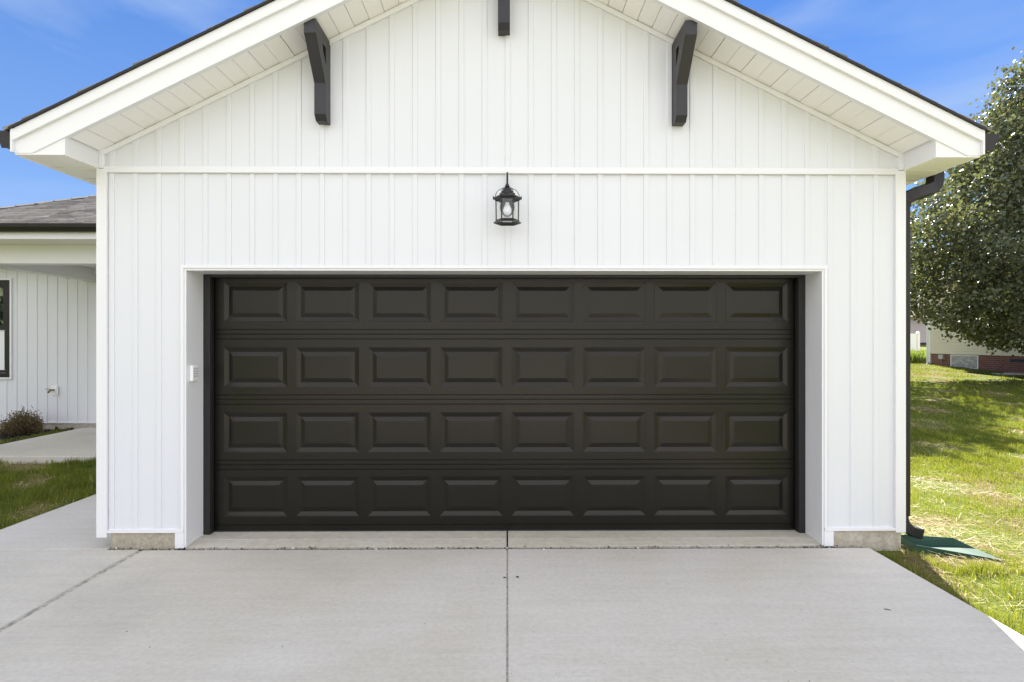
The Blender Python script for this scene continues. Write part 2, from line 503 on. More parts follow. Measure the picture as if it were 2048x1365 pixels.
def build_lawn():
    a = np.concatenate([np.linspace(-600, -30, 8), np.linspace(-25, -9, 8), np.linspace(-8.5, 30, 155), np.linspace(35, 70, 8), np.linspace(90, 600, 8)])
    b = np.concatenate([np.linspace(-600, -30, 8), np.linspace(-25, -7, 8), np.linspace(-6.5, 30, 147), np.linspace(33, 70, 10), np.linspace(90, 900, 8)])
    X, Y = np.meshgrid(a, b)
    Z = lawn_z(X, Y)
    V = np.stack([X, Y, Z], -1).reshape(-1, 3)
    nx, ny = len(a), len(b)
    i, j = np.meshgrid(np.arange(nx - 1), np.arange(ny - 1))
    q = (j * nx + i).ravel()
    Q = np.stack([q, q + 1, q + nx + 1, q + nx], -1)
    o = link_mesh('lawn', np_mesh('lawn', V, Q), M['lawn'], None, True)
    tag(o, kind='structure')
build_lawn()

def slab(mb, poly, z=0.0, t=0.12, c=0.006):
    """concrete slab with a small rounded arris; poly counter-clockwise"""
    n = len(poly)
    def inset(d):
        out = []
        for i in range(n):
            p0, p1, p2 = Vector(poly[i - 1]), Vector(poly[i]), Vector(poly[(i + 1) % n])
            e1 = (p1 - p0).normalized(); e2 = (p2 - p1).normalized()
            n1 = Vector((-e1.y, e1.x)); n2 = Vector((-e2.y, e2.x))
            k = 1 + n1.dot(n2)
            out.append(p1 + (n1 + n2) * (d / max(k, 0.3)))
        return out
    rings = [[(p[0], p[1], z - t) for p in poly], [(p[0], p[1], z - c) for p in poly],
             [(p.x, p.y, z - c * 0.3) for p in inset(c * 0.4)], [(p.x, p.y, z) for p in inset(c)]]
    base = len(mb.v)
    for r_ in rings: mb.v += r_
    for k in range(3):
        for i in range(n):
            a = base + k * n + i; b = base + k * n + (i + 1) % n
            mb.f.append((a, b, b + n, a + n))
    mb.f.append(tuple(base + 3 * n + i for i in range(n)))

d = MB()
g = 0.0045
for (y0, y1) in ((-4.6, -0.048), (-9.2, -4.61), (-14, -9.21)):
    slab(d, [(-2.76 + g, y0), (-g, y0), (-g, y1), (-2.76 + g, y1)])
    slab(d, [(g, y0), (2.77, y0), (2.77, y1), (g, y1)])
tag(d.build('driveway', M['drive']), kind='structure')
d = MB()
d.box(-4.2, 2.6, -14, -0.0485, -0.11, -0.007)
tag(d.build('driveway_joint', simple('joint_filler', (0.34, 0.33, 0.28), 0.95, 0.5, 30)), kind='structure')
d = MB(); d.box(-3.1, 2.6, -0.0475, -0.0025, -0.09, -0.016)
tag(d.build('expansion_gap', simple('dark_gap', (0.035, 0.033, 0.028), 0.95, 0.6, 40)), kind='structure')

w = MB()
slab(w, [(-4.25, -14), (-2.795, -14), (-2.795, -0.035), (-4.25, -0.035)], 0.0, 0.12, 0.009)
slab(w, [(-4.25, -0.025), (-3.04, -0.025), (-3.04, 0.195), (-3.12, 0.195), (-3.12, 3.11), (-4.25, 3.11)], 0.0)
slab(w, [(-7.5, 3.12), (-3.13, 3.12), (-3.13, 5.55), (-7.5, 5.55)], 0.05, 0.2)
tag(w.build('walkway', M['walk']), kind='structure')

# mulch bed between the walk and the wing wall
mb_ = MB()
bed = [(-7.51, 5.6), (-12, 5.6), (-12, 4.0), (-10.0, 4.05), (-8.4, 4.2), (-7.51, 4.3)]
mb_.add([(p[0], p[1], 0.012) for p in bed], [tuple(range(len(bed)))])
tag(mb_.build('mulch_bed', M['mulch']), kind='structure')

# ------------------------------------------------------------------ house
house = empty('house', (0, 0, 0))
tag(house, 'white board and batten house with gabled two car garage and dark brown door', 'house')
XL, XR = -3.12, 3.064
XC = -0.028
PITCH = 0.495
ZS = 4.545            # soffit plane height above the wall line at the ridge
ZE = 2.893            # eave soffit height
OX0, OX1 = -2.461, 2.436   # garage opening
OZ = 2.13
YF = -0.347           # front of the rake overhang
EXL, EXR = -3.449, 3.364
YB = 8.0
def zsof(x): return ZS - PITCH * abs(x - XC)

BP, BW, BD = 0.1778, 0.040, 0.009
def siding(mb, x0, x1, zb, zt, y=0.0, phase=-1.755, sgn=-1):
    """board and batten sheet facing -y; zb, zt may be functions of x"""
    zb_ = zb if callable(zb) else (lambda x: zb)
    zt_ = zt if callable(zt) else (lambda x: zt)
    pts = []
    k = math.floor((x0 - phase) / BP) - 1
    while phase + k * BP - BW < x1:
        r = phase + k * BP; l = r - BW
        pts += [(l - 0.003, 0.0), (l + 0.001, -BD * 0.75), (l + 0.006, -BD), (r - 0.004, -BD), (r - 0.001, -BD * 0.85), (r, 0.0)]
        k += 1
    def yy(x):
        for a, b in zip(pts, pts[1:]):
            if a[0] <= x <= b[0]:
                t = 0 if b[0] == a[0] else (x - a[0]) / (b[0] - a[0])
                return a[1] + t * (b[1] - a[1])
        return 0.0
    xs = sorted(set([x0, x1] + [p[0] for p in pts if x0 < p[0] < x1] + ([XC] if x0 < XC < x1 else [])))
    base = len(mb.v)
    for x in xs:
        mb.v.append((x, y + yy(x), zb_(x))); mb.v.append((x, y + yy(x), zt_(x)))
    for i in range(len(xs) - 1):
        a = base + 2 * i
        mb.f.append((a, a + 2, a + 3, a + 1))

# walls behind the cladding (with the garage opening left free)
core = MB()
core.box(XL + .01, OX0 - .005, 0.02, 0.24, 0.13, 2.88)
core.box(OX1 + .005, XR - .01, 0.02, 0.24, 0.13, 2.88)
core.box(OX0 - .0045, OX1 + .0045, 0.02, 0.24, OZ + 0.006, 2.88)
core.prism([(XL + .01, 2.881), (XR - .01, 2.881), (XR - .01, zsof(XR) - .01), (XC, ZS - .01), (XL + .01, zsof(XL) - .01)], 'y', 0.02, 0.24)
core.box(XL + .012, XL + .15, 0.241, YB, 0.0, 2.88)
core.box(XR - .15, XR - .012, 0.241, YB, 0.0, 2.88)
core.box(XL + .151, XR - .151, YB - .15, YB, 0.0, 2.88)
core.prism([(XL + .01, 2.881), (XR - .01, 2.881), (XR - .01, zsof(XR) - .01), (XC, ZS - .01), (XL + .01, zsof(XL) - .01)], 'y', YB - .15, YB)
core.build('wall', M['trim'], house)

s = MB(); siding(s, XL + .07, OX0 - .02, 0.135, 2.862); s.build('siding', M['vinyl'], house)
s = MB(); siding(s, OX1 + .02, XR - .07, 0.135, 2.862); s.build('siding', M['vinyl'], house)
s = MB(); siding(s, OX0 - .0195, OX1 + .0195, OZ + .03, 2.862); s.build('siding', M['vinyl'], house)
s = MB(); siding(s, XL + .055, XR - .055, 2.905, lambda x: zsof(x) - .02); s.build('gable_siding', M['vinyl'], house)

# trims
t = MB()
t.box(XL - .004, XL + .074, -0.024, 0.0, 0.085, ZE - .002); t.box(XL - .004, XL + .016, 0.0005, 0.09, 0.085, ZE - .002)
t.build('corner_trim', M['trim'], house, bevel=.002)
t = MB()
t.box(XR - .074, XR + .004, -0.024, 0.0, 0.105, ZE - .002); t.box(XR - .016, XR + .004, 0.0005, 0.09, 0.105, ZE - .002)
t.build('corner_trim', M['trim'], house, bevel=.002)
t = MB()
t.box(XL + .0745, XR - .0745, -0.026, 0.0, 2.862, 2.884)
t.box(XL + .045, XR - .045, -0.018, 0.0, 2.8845, 2.912)
t.build('belt_trim', M['trim'], house, bevel=.0025)
# frieze under the gable soffit, with its upright ends
t = MB()
def rake_strip(mb, x0, x1, top, h, y0, y1):
    for a, b in ((x0, XC), (XC, x1)):
        if a < b:
            za, zb = zsof(a) + top, zsof(b) + top
            mb.hexa([(a, y0, za - h), (b, y0, zb - h), (b, y1, zb - h), (a, y1, za - h), (a, y0, za), (b, y0, zb), (b, y1, zb), (a, y1, za)])
rake_strip(t, XL + .045, XR - .045, -0.003, 0.040, -0.022, 0.0)
t.box(XL + .035, XL + .057, -0.020, 0.0, 2.913, zsof(XL + .05) - .045)
t.box(XR - .057, XR - .035, -0.020, 0.0, 2.913, zsof(XR - .05) - .045)
t.build('frieze_trim', M['trim'], house, bevel=.0015)
# starter trims at the foot of the siding
for (a, b) in ((XL + .0745, OX0 - .006), (OX1 + .006, XR - .0745)):
    t = MB(); t.box(a, b, -0.022, 0.0, 0.118, 0.137); t.box(a + .003, b - .003, -0.012, 0.0, 0.1375, 0.146)
    t.build('starter_trim', M['trim'], house, bevel=.002)
# casing and jambs of the opening
t = MB()
t.box(OX0 - .028, OX0 - .004, -0.021, 0.0, 0.1375, OZ + .0295)
t.box(OX0 - .072, OX0 - .004, -0.019, 0.02, -0.0, 0.1175)
t.box(OX0 - .0035, OX0 + .012, -0.014, 0.255, 0.006, OZ + .004)
t.build('jamb', M['trim'], house, bevel=.0015)
t = MB()
t.box(OX1 + .004, OX1 + .028, -0.021, 0.0, 0.1375, OZ + .0295)
t.box(OX1 + .004, OX1 + .076, -0.019, 0.02, 0.0, 0.1175)
t.box(OX1 - .012, OX1 + .0035, -0.014, 0.255, 0.006, OZ + .004)
t.build('jamb', M['trim'], house, bevel=.0015)
t = MB()
t.box(OX0 - .0275, OX1 + .0275, -0.0215, 0.0, OZ + .0045, OZ + .030)
t.box(OX0 + .0125, OX1 - .0125, -0.0135, 0.255, OZ - .012, OZ + .004)
t.build('head_jamb', M['trim'], house, bevel=.0015)

# foundation
for (a, b) in ((XL + .085, OX0 - .073), (OX1 + .078, XR - .012)):
    t = MB(); t.box(a, b, 0.004, 0.2, -0.12, 0.1175)
    t.build('foundation', M['found'], house, bevel=.008)
t = MB(); t.box(XL + .005, XL + .2, 0.201, YB, -0.12, 0.13); t.build('foundation', M['found'], house)
t = MB(); t.box(XR - .2, XR - .012, 0.201, YB, -0.12, 0.13)
t.build('foundation', M['found'], house)
t = MB()
for a, b in ((OX0 - .003, -0.006), (0.006, OX1 + .003)):
    t.hexa([(a, -0.002, -0.1), (b, -0.002, -0.1), (b, 0.12, -0.1), (a, 0.12, -0.1), (a, -0.002, 0.004), (b, -0.002, 0.004), (b, 0.12, 0.018), (a, 0.12, 0.018)])
    t.box(a, b, 0.1205, 3.0, -0.1, 0.0185)
t.build('garage_floor', M['floor'], house, bevel=.003)

# ---- rake: soffit, fascia
def vsof(y):  # small vinyl soffit v-groove positions
    return y
t = MB()
# soffit panels: boards 0.11 m wide running from wall to fascia, with a small groove between them
for side in (-1, 1):
    x_end = (XL + .02) if side < 0 else (XR - .02)
    L_ = abs(x_end - XC); n = int(round(L_ / 0.1145)); w_ = L_ / n
    for i in range(n):
        a = XC + side * (i * w_ + 0.0022); b = XC + side * ((i + 1) * w_ - 0.0022)
        lo, hi = (a, b) if a < b else (b, a)
        dz = 0.0035 * (i % 2)
        t.hexa([(lo, YF + .035, zsof(lo) + dz), (hi, YF + .035, zsof(hi) + dz), (hi, -0.001, zsof(hi) + dz), (lo, -0.001, zsof(lo) + dz),
                (lo, YF + .035, zsof(lo) + .03), (hi, YF + .035, zsof(hi) + .03), (hi, -0.001, zsof(hi) + .03), (lo, -0.001, zsof(lo) + .03)])
t.build('soffit', M['soffit'], house)
def rake_board(mb, y0, y1, lo, hi, xl, xr, cut=None):
    """board following the pitch. lo/hi offsets to the soffit line; lower corner cut level at 'cut'"""
    for side, xe in ((-1, xl), (1, xr)):
        poly = [(XC, zsof(XC) + lo), (XC, zsof(XC) + hi), (xe, zsof(xe) + hi)]
        if cut is not None and zsof(xe) + lo < cut:
            xk = XC + side * (ZS + lo - cut) / PITCH
            poly += [(xe, cut), (xk, cut)]
        else:
            poly += [(xe, zsof(xe) + lo)]
        if side < 0: poly = poly[::-1]
        mb.prism(poly, 'y', y0, y1)
t = MB()
rake_board(t, YF, YF + .035, -0.012, 0.145, EXL, EXR, ZE + .004)
t.build('fascia', M['trim'], house)
t = MB()
rake_board(t, YF - .022, YF - .0005, 0.128, 0.208, EXL - .004, EXR + .004)
t.build('rake_trim', M['trim'], house, bevel=.002)
t = MB()
rake_board(t, YF + .036, YB + .3, 0.031, 0.200, EXL, EXR)
t.build('roof_deck', M['soffit'], house)
# end trims of the fascia
for xe, sgn in ((EXL, -1), (EXR, 1)):
    t = MB()
    a, b = (xe - .014, xe - .0005) if sgn < 0 else (xe + .0005, xe + .014)
    t.box(a, b, YF - .024, YF + .05, ZE + .006, zsof(xe) + .215)
    t.box(a, b, YF + .051, YB, ZE + .02, zsof(xe) + .10)
    t.build('eave_fascia', M['trim'], house, bevel=.0015)
# eave returns (boxed) and level eave soffits
for side, xw, xe in ((-1, XL + .012, EXL), (1, XR - .012, EXR)):
    t = MB()
    zt1 = zsof(xw) + .012
    t.box(min(xw, XL + .052 if side < 0 else XR - .052), max(xw, XL + .052 if side < 0 else XR - .052), -0.0235, 0.019, ZE + .003, zsof(XL + .055) + .012)
    # triangular face under the rake board, set slightly behind it
    xk = XC + side * (ZS + 0.003 - ZE) / PITCH
    poly = [(xw, ZE + .002), (xk, ZE + .002), (xw, zt1)]
    if side < 0: poly = poly[::-1]
    t.prism(poly, 'y', YF + .008, -0.0245)
    t.build('eave_return', M['trim'], house)
    t = MB()
    n = 60; w_ = (YB - YF - .03) / n
    lo, hi = (min(xw, xe), max(xw, xe))
    lo -= 0.0; hi += 0.0
    for i in range(n):
        a = YF + .03 + i * w_ + .006; b = a + w_ - .012
        t.box(lo, hi, a, b, ZE - .004 + .003 * (i % 2), ZE + .0015)
    t.box(lo, hi, YF + .002, YF + .0295, ZE - .006, ZE + .0015)
    t.build('eave_soffit', M['soffit'], house)
# gutters (K profile), drip edge
for side, xe in ((-1, EXL - .0145), (1, EXR + .0145)):
    prof = [(0, 2.955), (0.075, 2.955), (0.088, 2.985), (0.112, 3.02), (0.118, 3.062), (0.106, 3.062), (0.10, 3.045), (0.004, 3.045), (0.0, 3.062)]
    prof = [(xe + side * p[0], p[1] - .012) for p in prof]
    if side > 0: prof = prof[::-1]
    t = MB(); t.prism(prof, 'y', YF + .01, YB)
    gt = t.build('gutter', M['gutter'], house)
    t = MB(); t.prism([(xe + side * p[0] * 1.03, p[1]) for p in [(0.0, 2.935), (0.08, 2.935), (0.092, 2.97), (0.116, 3.005), (0.122, 3.056), (0.0, 3.056)]][::(-1 if side > 0 else 1)], 'y', YF + .004, YF + .0095)
    t.build('end_cap', M['gutter'], gt)
t = MB()
rake_board(t, YF - .036, YF + .03, 0.2085, 0.225, EXL - .02, EXR + .02)
t.build('drip_edge', M['gutter'], house)

# ---- shingle roofs
def shingle_slope(verts, quads, rnd, O, U, S, Nn, ulen, slen, clip=None, exp_=0.143, thk=(0.002, 0.005, 0.010)):
    """O origin (eave corner), U along the eave, S up the slope, Nn normal"""
    rows = int(slen / exp_) + 1
    for r_ in range(rows):
        s0 = r_ * exp_ - 0.02; s1 = min(s0 + exp_ + 0.055, slen)
        u = -random.random() * 0.2
        while u < ulen:
            w_ = random.uniform(0.10, 0.30)
            a, b = max(u, 0.0), min(u + w_ - 0.004, ulen)
            u += w_
            if b - a < 0.02: continue
            if clip:
                lim = clip((s0 + s1) / 2)
                if b < lim[0] or a > lim[1]: continue
                a = max(a, lim[0]); b = min(b, lim[1])
                if b - a < 0.02: continue
            thick = random.choice(thk)
            h0 = 0.012 + thick; h1 = 0.004 + thick * 0.35
            base = len(verts)
            for (uu, ss, hh) in ((a, s0, 0), (b, s0, 0), (b, s1, 0), (a, s1, 0), (a, s0, h0), (b, s0, h0), (b, s1, h1), (a, s1, h1)):
                verts.append(O + U * uu + S * ss + Nn * hh)
            for f in ((4, 5, 6, 7), (0, 1, 5, 4), (1, 2, 6, 5), (3, 0, 4, 7)):
                quads.append([base + k for k in f])
            v_ = random.random() ** 1.2
            rnd += [v_] * 8

def shingles(name, slopes, parent):
    V, Q, Rn = [], [], []
    for sl in slopes: shingle_slope(V, Q, Rn, *sl[0], **sl[1])
    return link_mesh(name, np_mesh(name, np.array([tuple(v) for v in V]), np.array(Q), None, np.array(Rn)), M['shingle'], parent)

sl_ = math.sqrt(1 + PITCH ** 2)
Lr = (EXR + .03 - XC) * sl_; Ll = (XC - EXL + .03) * sl_
slopes = []
for side, xe, ln in ((1, EXR + .03, Lr), (-1, EXL - .03, Ll)):
    O = Vector((xe, YF - .033, zsof(xe) + .216)); S = Vector((-side, 0, PITCH)).normalized(); Nn = Vector((side * PITCH, 0, 1)).normalized()
    slopes.append(((O, Vector((0, 1, 0)), S, Nn, YB - YF + .3, ln), {}))
shingles('roof', slopes, house)

# ---- gable brackets
def bracket(x0, x1, dz=0.0):
    Z = lambda z: z + dz
    outer = [(0, Z(3.235)), (.075, Z(3.235)), (.112, Z(3.275)), (.112, Z(3.505)), (.295, Z(3.735)), (.322, Z(3.765)), (.322, Z(3.865)), (0, Z(3.865))]
    hole = [(.108, Z(3.668)), (.162, Z(3.745)), (.162, Z(3.775)), (.108, Z(3.775))]
    hole = [(.106, Z(3.640)), (.165, Z(3.715)), (.178, Z(3.768)), (.106, Z(3.768))]
    m_ = MB()
    # split the profile into quads round the hole
    O, H = outer, hole
    cells = [
        [O[0], O[1], O[2], O[3], (0.0, Z(3.505))],
        [(0.0, Z(3.505)), O[3], H[0], (0.0, Z(3.640))],
        [O[3], O[4], H[1], H[0]],
        [(0.0, Z(3.640)), H[0], H[3], (0.0, Z(3.768))],
        [H[1], O[4], O[5], H[2]],
        [(0.0, Z(3.768)), H[3], H[2], O[5], O[6], O[7]],
    ]
    for c in cells:
        pts = [(-p[0], p[1]) for p in c][::-1]
        n = len(pts)
        base = len(m_.v)
        m_.v += [(x0, p[0], p[1]) for p in pts] + [(x1, p[0], p[1]) for p in pts]
        m_.f.append(tuple(base + i for i in range(n))[::-1]); m_.f.append(tuple(base + n + i for i in range(n)))
    def wallstrip(loop, flip):
        n = len(loop)
        for i in range(n):
            a, b = loop[i], loop[(i + 1) % n]
            base = len(m_.v)
            m_.v += [(x0, -a[0], a[1]), (x0, -b[0], b[1]), (x1, -b[0], b[1]), (x1, -a[0], a[1])]
            m_.f.append(tuple(base + k for k in ((0, 1, 2, 3) if flip else (3, 2, 1, 0))))
    wallstrip(O, False); wallstrip(H, True)
    m_.build('gable_bracket', M['bracket'], house)
bracket(-1.441, -1.356)
bracket(1.268, 1.353)
bracket(-0.070, 0.020, 0.690)

# ---- garage door
YD = 0.292
door = MB()
DX0, DX1 = -2.40, 2.39
joints = [0.022, 0.562, 1.096, 1.631, 2.166]
colx = [-2.062 + 0.5885 * i for i in range(8)]
PW, PH = 0.515, 0.325
def face(mb, P): mb.add(P, [tuple(range(len(P)))])
for k in range(4):
    z0, z1 = joints[k], joints[k + 1]
    zc = (z0 + z1) / 2 + 0.002
    if k == 0: zc += 0.012
    pz0, pz1 = zc - PH / 2, zc + PH / 2
    # rails with tongue lines: list of (z, depth)
    g_ = 0.0045
    def rail(za, zb, marks):
        pts = [(za, 0.0)]
        for mz in sorted(marks):
            pts += [(mz - .0045, 0.0), (mz - .0015, g_), (mz + .0015, g_), (mz + .0045, 0.0)]
        pts += [(zb, 0.0)]
        for (a, b) in zip(pts, pts[1:]):
            face(door, [(DX0, YD + a[1], a[0]), (DX1, YD + a[1], a[0]), (DX1, YD + b[1], b[0]), (DX0, YD + b[1], b[0])])
    lo_marks = [z0 + .052] if k == 0 else [z0 + .043, z0 + .0005 + .005]
    rail(z0, pz0, lo_marks)
    rail(pz1, z1, [z1 - .034] if k < 3 else [])
    xs = [DX0] + sum([[c - PW / 2, c + PW / 2] for c in colx], []) + [DX1]
    for i in range(0, len(xs), 2):
        face(door, [(xs[i], YD, pz0), (xs[i + 1], YD, pz0), (xs[i + 1], YD, pz1), (xs[i], YD, pz1)])
    door.f and None
door.box(DX0, DX1, YD + .026, YD + .05, 0.0225, 2.16)
gd = door.build('garage_door', M['door'], house)
proto = None
for k in range(4):
    zc = (joints[k] + joints[k + 1]) / 2 + 0.002 + (0.012 if k == 0 else 0)
    for i, c in enumerate(colx):
        if proto is None:
            p = MB()
            rings = [(0.0, 0.0), (0.003, 0.002), (0.009, 0.003), (0.012, 0.0040), (0.034, 0.0100), (0.037, 0.0105), (0.068, 0.0025), (0.072, 0.0018)]
            for (ins, dep) in rings:
                a, b = PW / 2 - ins, PH / 2 - ins
                p.v += [(-a, dep, -b), (a, dep, -b), (a, dep, b), (-a, dep, b)]
            for r_ in range(len(rings) - 1):
                for j in range(4):
                    q = r_ * 4 + j; q2 = r_ * 4 + (j + 1) % 4
                    p.f.append((q, q2, q2 + 4, q + 4))
            b4 = (len(rings) - 1) * 4
            p.f.append((b4, b4 + 1, b4 + 2, b4 + 3))
            o = p.build('raised_panel', M['door'], gd)
            proto = o
        else:
            o = proto.copy(); COL.objects.link(o); o.parent = gd
        o.location = (c, YD, zc)
t = MB(); t.box(DX0, DX1, YD - .004, YD + .03, 0.019, 0.028); t.build('bottom_seal', M['rubber'], gd, bevel=.003)
# stop mouldings and weather seals round the door
for (a, b, side) in ((OX0 + .0125, OX0 + .066, -1), (OX1 - .066, OX1 - .0125, 1)):
    t = MB(); t.box(a, b, 0.219, 0.234, 0.02, OZ - .0125)
    ds_ = t.build('door_stop', M['black'], house, bevel=.002)
    t = MB()
    if side < 0: t.box(b - .012, b + .002, 0.2345, YD - .012, 0.02, OZ - .04)
    else: t.box(a - .002, a + .012, 0.2345, YD - .012, 0.02, OZ - .04)
    t.build('weather_seal', M['gutter'], ds_, bevel=.004)
t = MB(); t.box(OX0 + .067, OX1 - .067, 0.220, 0.235, OZ - .034, OZ - .0128); t.box(OX0 + .067, OX1 - .067, 0.2355, YD - .004, OZ - .036, OZ - .022)
t.build('door_stop', M['black'], house, bevel=.002)
t = MB(); t.box(OX0 - .1, OX1 + .1, 0.36, 0.37, 0.0, 2.4); t.build('door_lining', M['interior'], house)

# ---- downspout on the right
t = MB()
xs_, ys_ = 3.137, 0.125
path = [(3.445, 0.17, 2.96), (3.445, 0.17, 2.875), (3.436, 0.168, 2.838), (3.41, 0.163, 2.808), (3.37, 0.154, 2.790), (3.25, 0.13, 2.752), (3.185, 0.122, 2.725), (3.148, 0.119, 2.692), (xs_, ys_, 2.64), (xs_, ys_, 0.20)]
t.tube(path, 1.0, square=(0.049, 0.044))
ds = t.build('downspout', M['gutter'], house)
t = MB()
pts = []; rr = []
n = 16
for i in range(n + 1):
    th = (i / n) * R(72)
    pts.append((xs_ + 0.145 * (1 - math.cos(th)), ys_ + 0.01 * i / n, 0.20 - 0.145 * math.sin(th))); rr.append(1.05 if i % 2 else 0.93)
e = pts[-1]
pts.append((e[0] + .05, e[1] + .005, e[2] - .012)); rr.append(1.0)
pts.append((e[0] + .06, e[1] + .006, e[2] - .014)); rr.append(1.08)
t.tube(pts, rr, square=(0.04, 0.036))
t.build('elbow', M['gutter'], ds)
t = MB(); t.box(XR + .0045, 3.17, 0.10, 0.125, 1.50, 1.53); t.build('strap', M['gutter'], ds)

# ---- recessed wing: wall, porch beam, roof
YW = 5.6
t = MB(); t.box(-11.5, XL - .005, YW + .015, YW + .25, 0.105, 3.02); t.build('wall', M['trim'], house)
WX0, WX1, WZ0, WZ1 = -9.92, -8.80, 0.935, 2.66
s = MB()
siding(s, -11.5, WX0, 0.14, 2.92, YW, -7.98)
siding(s, WX1, XL - .005, 0.14, 2.92, YW, -7.98)
siding(s, WX0, WX1, 0.14, WZ0, YW, -7.98)
siding(s, WX0, WX1, WZ1, 2.92, YW, -7.98)
s.build('siding', M['vinyl'], house)
t = MB(); t.box(-11.5, XL - .005, YW - .016, YW, 0.125, 0.142); t.build('starter_trim', M['trim'], house)
t = MB(); t.box(-11.5, XL - .005, YW + .02, YW + .25, -0.1, 0.104); t.build('foundation', M['found'], house)
# window
t = MB()
for (a, b, c, d_) in ((WX0 - .03, WX1 + .03, WZ0 - .03, WZ0), (WX0 - .03, WX1 + .03, WZ1, WZ1 + .03), (WX0 - .03, WX0, WZ0 + .0005, WZ1 - .0005), (WX1, WX1 + .03, WZ0 + .0005, WZ1 - .0005)):
    t.box(a, b, YW - .03, YW + .014, c, d_)
wnd = t.build('window', M['trim'], house)
def ring(mb, x0, x1, z0, z1, wd, y0, y1):
    mb.box(x0, x1, y0, y1, z0, z0 + wd); mb.box(x0, x1, y0, y1, z1 - wd, z1)
    mb.box(x0, x0 + wd, y0, y1, z0 + wd + .0005, z1 - wd - .0005); mb.box(x1 - wd, x1, y0, y1, z0 + wd + .0005, z1 - wd - .0005)
t = MB(); ring(t, WX0 + .001, WX1 - .001, WZ0 + .001, WZ1 - .001, .075, YW - .022, YW + .03)
t.build('window_frame', M['gutter'], wnd, bevel=.002)
zm = 1.80
t = MB(); ring(t, WX0 + .077, WX1 - .077, zm - .02, WZ1 - .077, .055, YW - .012, YW + .014)
t.build('sash', M['gutter'], wnd, bevel=.002)
t = MB(); ring(t, WX0 + .077, WX1 - .077, WZ0 + .077, zm + .03, .055, YW + .0145, YW + .029)
t.build('sash', M['gutter'], wnd, bevel=.002)
t = MB()
t.box(WX0 + .13, WX1 - .13, YW + .002, YW + .006, zm + .03, WZ1 - .13); t.box(WX0 + .13, WX1 - .13, YW + .02, YW + .024, WZ0 + .13, zm - .02)
t.build('pane', M['window_glass'], wnd)
t = MB(); t.box(WX0 + .01, WX1 - .01, YW + .0301, YW + .034, WZ0 + .01, WZ1 - .01); t.build('dark_room_sheet', M['interior'], wnd)  # dark-coloured sheet stands in for the unlit room behind the panes
# porch beams, ceiling
YP = 3.38; BZ = 2.645
t = MB()
t.box(-7.49, XL - .005, YP, YP + .19, BZ, 2.905); t.box(-7.49, -7.29, YP + .1905, YW - .012, BZ + .002, 2.905)
t.box(-7.2895, XL - .006, YW - .10, YW - .012, BZ + .10, 2.905)
t.build('porch_beam', M['trim'], house, bevel=.003)
t = MB(); t.box(-7.2, XL - .01, YP + .2, YW - .02, 2.86, 2.90); t.build('porch_ceiling', M['soffit'], house)
t = MB(); t.box(-7.49, -7.30, YP + .001, YP + .189, 0.005, BZ - .001); t.build('porch_post', M['trim'], house, bevel=.004)
YE = 2.93
t = MB(); t.box(-7.95, XL - .35, YE + .02, YP - .001, 2.905, 2.915); t.box(-7.95, -7.495, YP, 9.5, 2.905, 2.915); t.box(-11.8, -7.951, 5.15, YW - .001, 2.925, 2.935)
t.build('soffit', M['soffit'], house)
t = MB(); t.box(-7.97, -3.5, YE, YE + .019, 2.90, 2.992); t.box(-7.969, -7.951, YE + .0195, 5.2, 2.90, 2.992)
t.build('fascia', M['trim'], house)
t = MB()
prof = [(0, 2.985), (-0.075, 2.985), (-0.088, 3.005), (-0.112, 3.035), (-0.118, 3.078), (-0.106, 3.078), (-0.1, 3.066), (-.004, 3.066), (0, 3.085)]
prof = [(YE - .001 + p[0], p[1]) for p in prof]
t.prism(prof, 'x', -8.0, -3.58)
t.build('gutter', M['gutter'], house)
# hipped roof of the porch and wing
hx, hz = -8.02, 3.075
S1 = Vector((0, 1, PITCH)).normalized(); N1 = Vector((0, -PITCH, 1)).normalized()
S2 = Vector((1, 0, PITCH)).normalized(); N2 = Vector((-PITCH, 0, 1)).normalized()
t = MB()
yr = YE - .03
t.add([(hx, yr, hz - .004), (-3.6, yr, hz - .004), (-3.6, yr + 4.0, hz + 4.0 * PITCH - .004), (hx + 4.0, yr + 4.0, hz + 4.0 * PITCH - .004), (hx, yr + 8.0, hz - .004), (-3.6, yr + 8, hz - .004),
       ], [(0, 1, 2, 3), (0, 3, 4), (4, 3, 2, 5), (0, 4, 5, 1)])
t.build('roof_deck', M['soffit'], house)
def clip_hip(s): 
    k = s / sl_
    return (k + 0.01, 99)
shingles('roof', [((Vector((hx, yr, hz)), Vector((1, 0, 0)), S1, N1, 4.42, 3.9), {'clip': clip_hip, 'thk': (0.003, 0.006, 0.016)})], house)
t = MB()   # hip cap shingles
for i in range(27):
    a = i * 0.15; b = a + 0.2
    p0 = Vector((hx + a, yr + a, hz + a * PITCH + .03)); p1 = Vector((hx + b, yr + b, hz + b * PITCH + .022))
    sd1 = Vector((1, -1, 0)).normalized() * .10; dn = Vector((0, 0, -.035))
    t.add([p0 - sd1 + dn, p0, p0 + sd1 + dn, p1 - sd1 + dn, p1, p1 + sd1 + dn, p0 - sd1 + dn * 1.5, p0 + sd1 + dn * 1.5],
          [(0, 1, 4, 3), (1, 2, 5, 4), (6, 7, 2, 1), (6, 1, 0)])
t.build('hip_cap', M['dark_roof'], house)

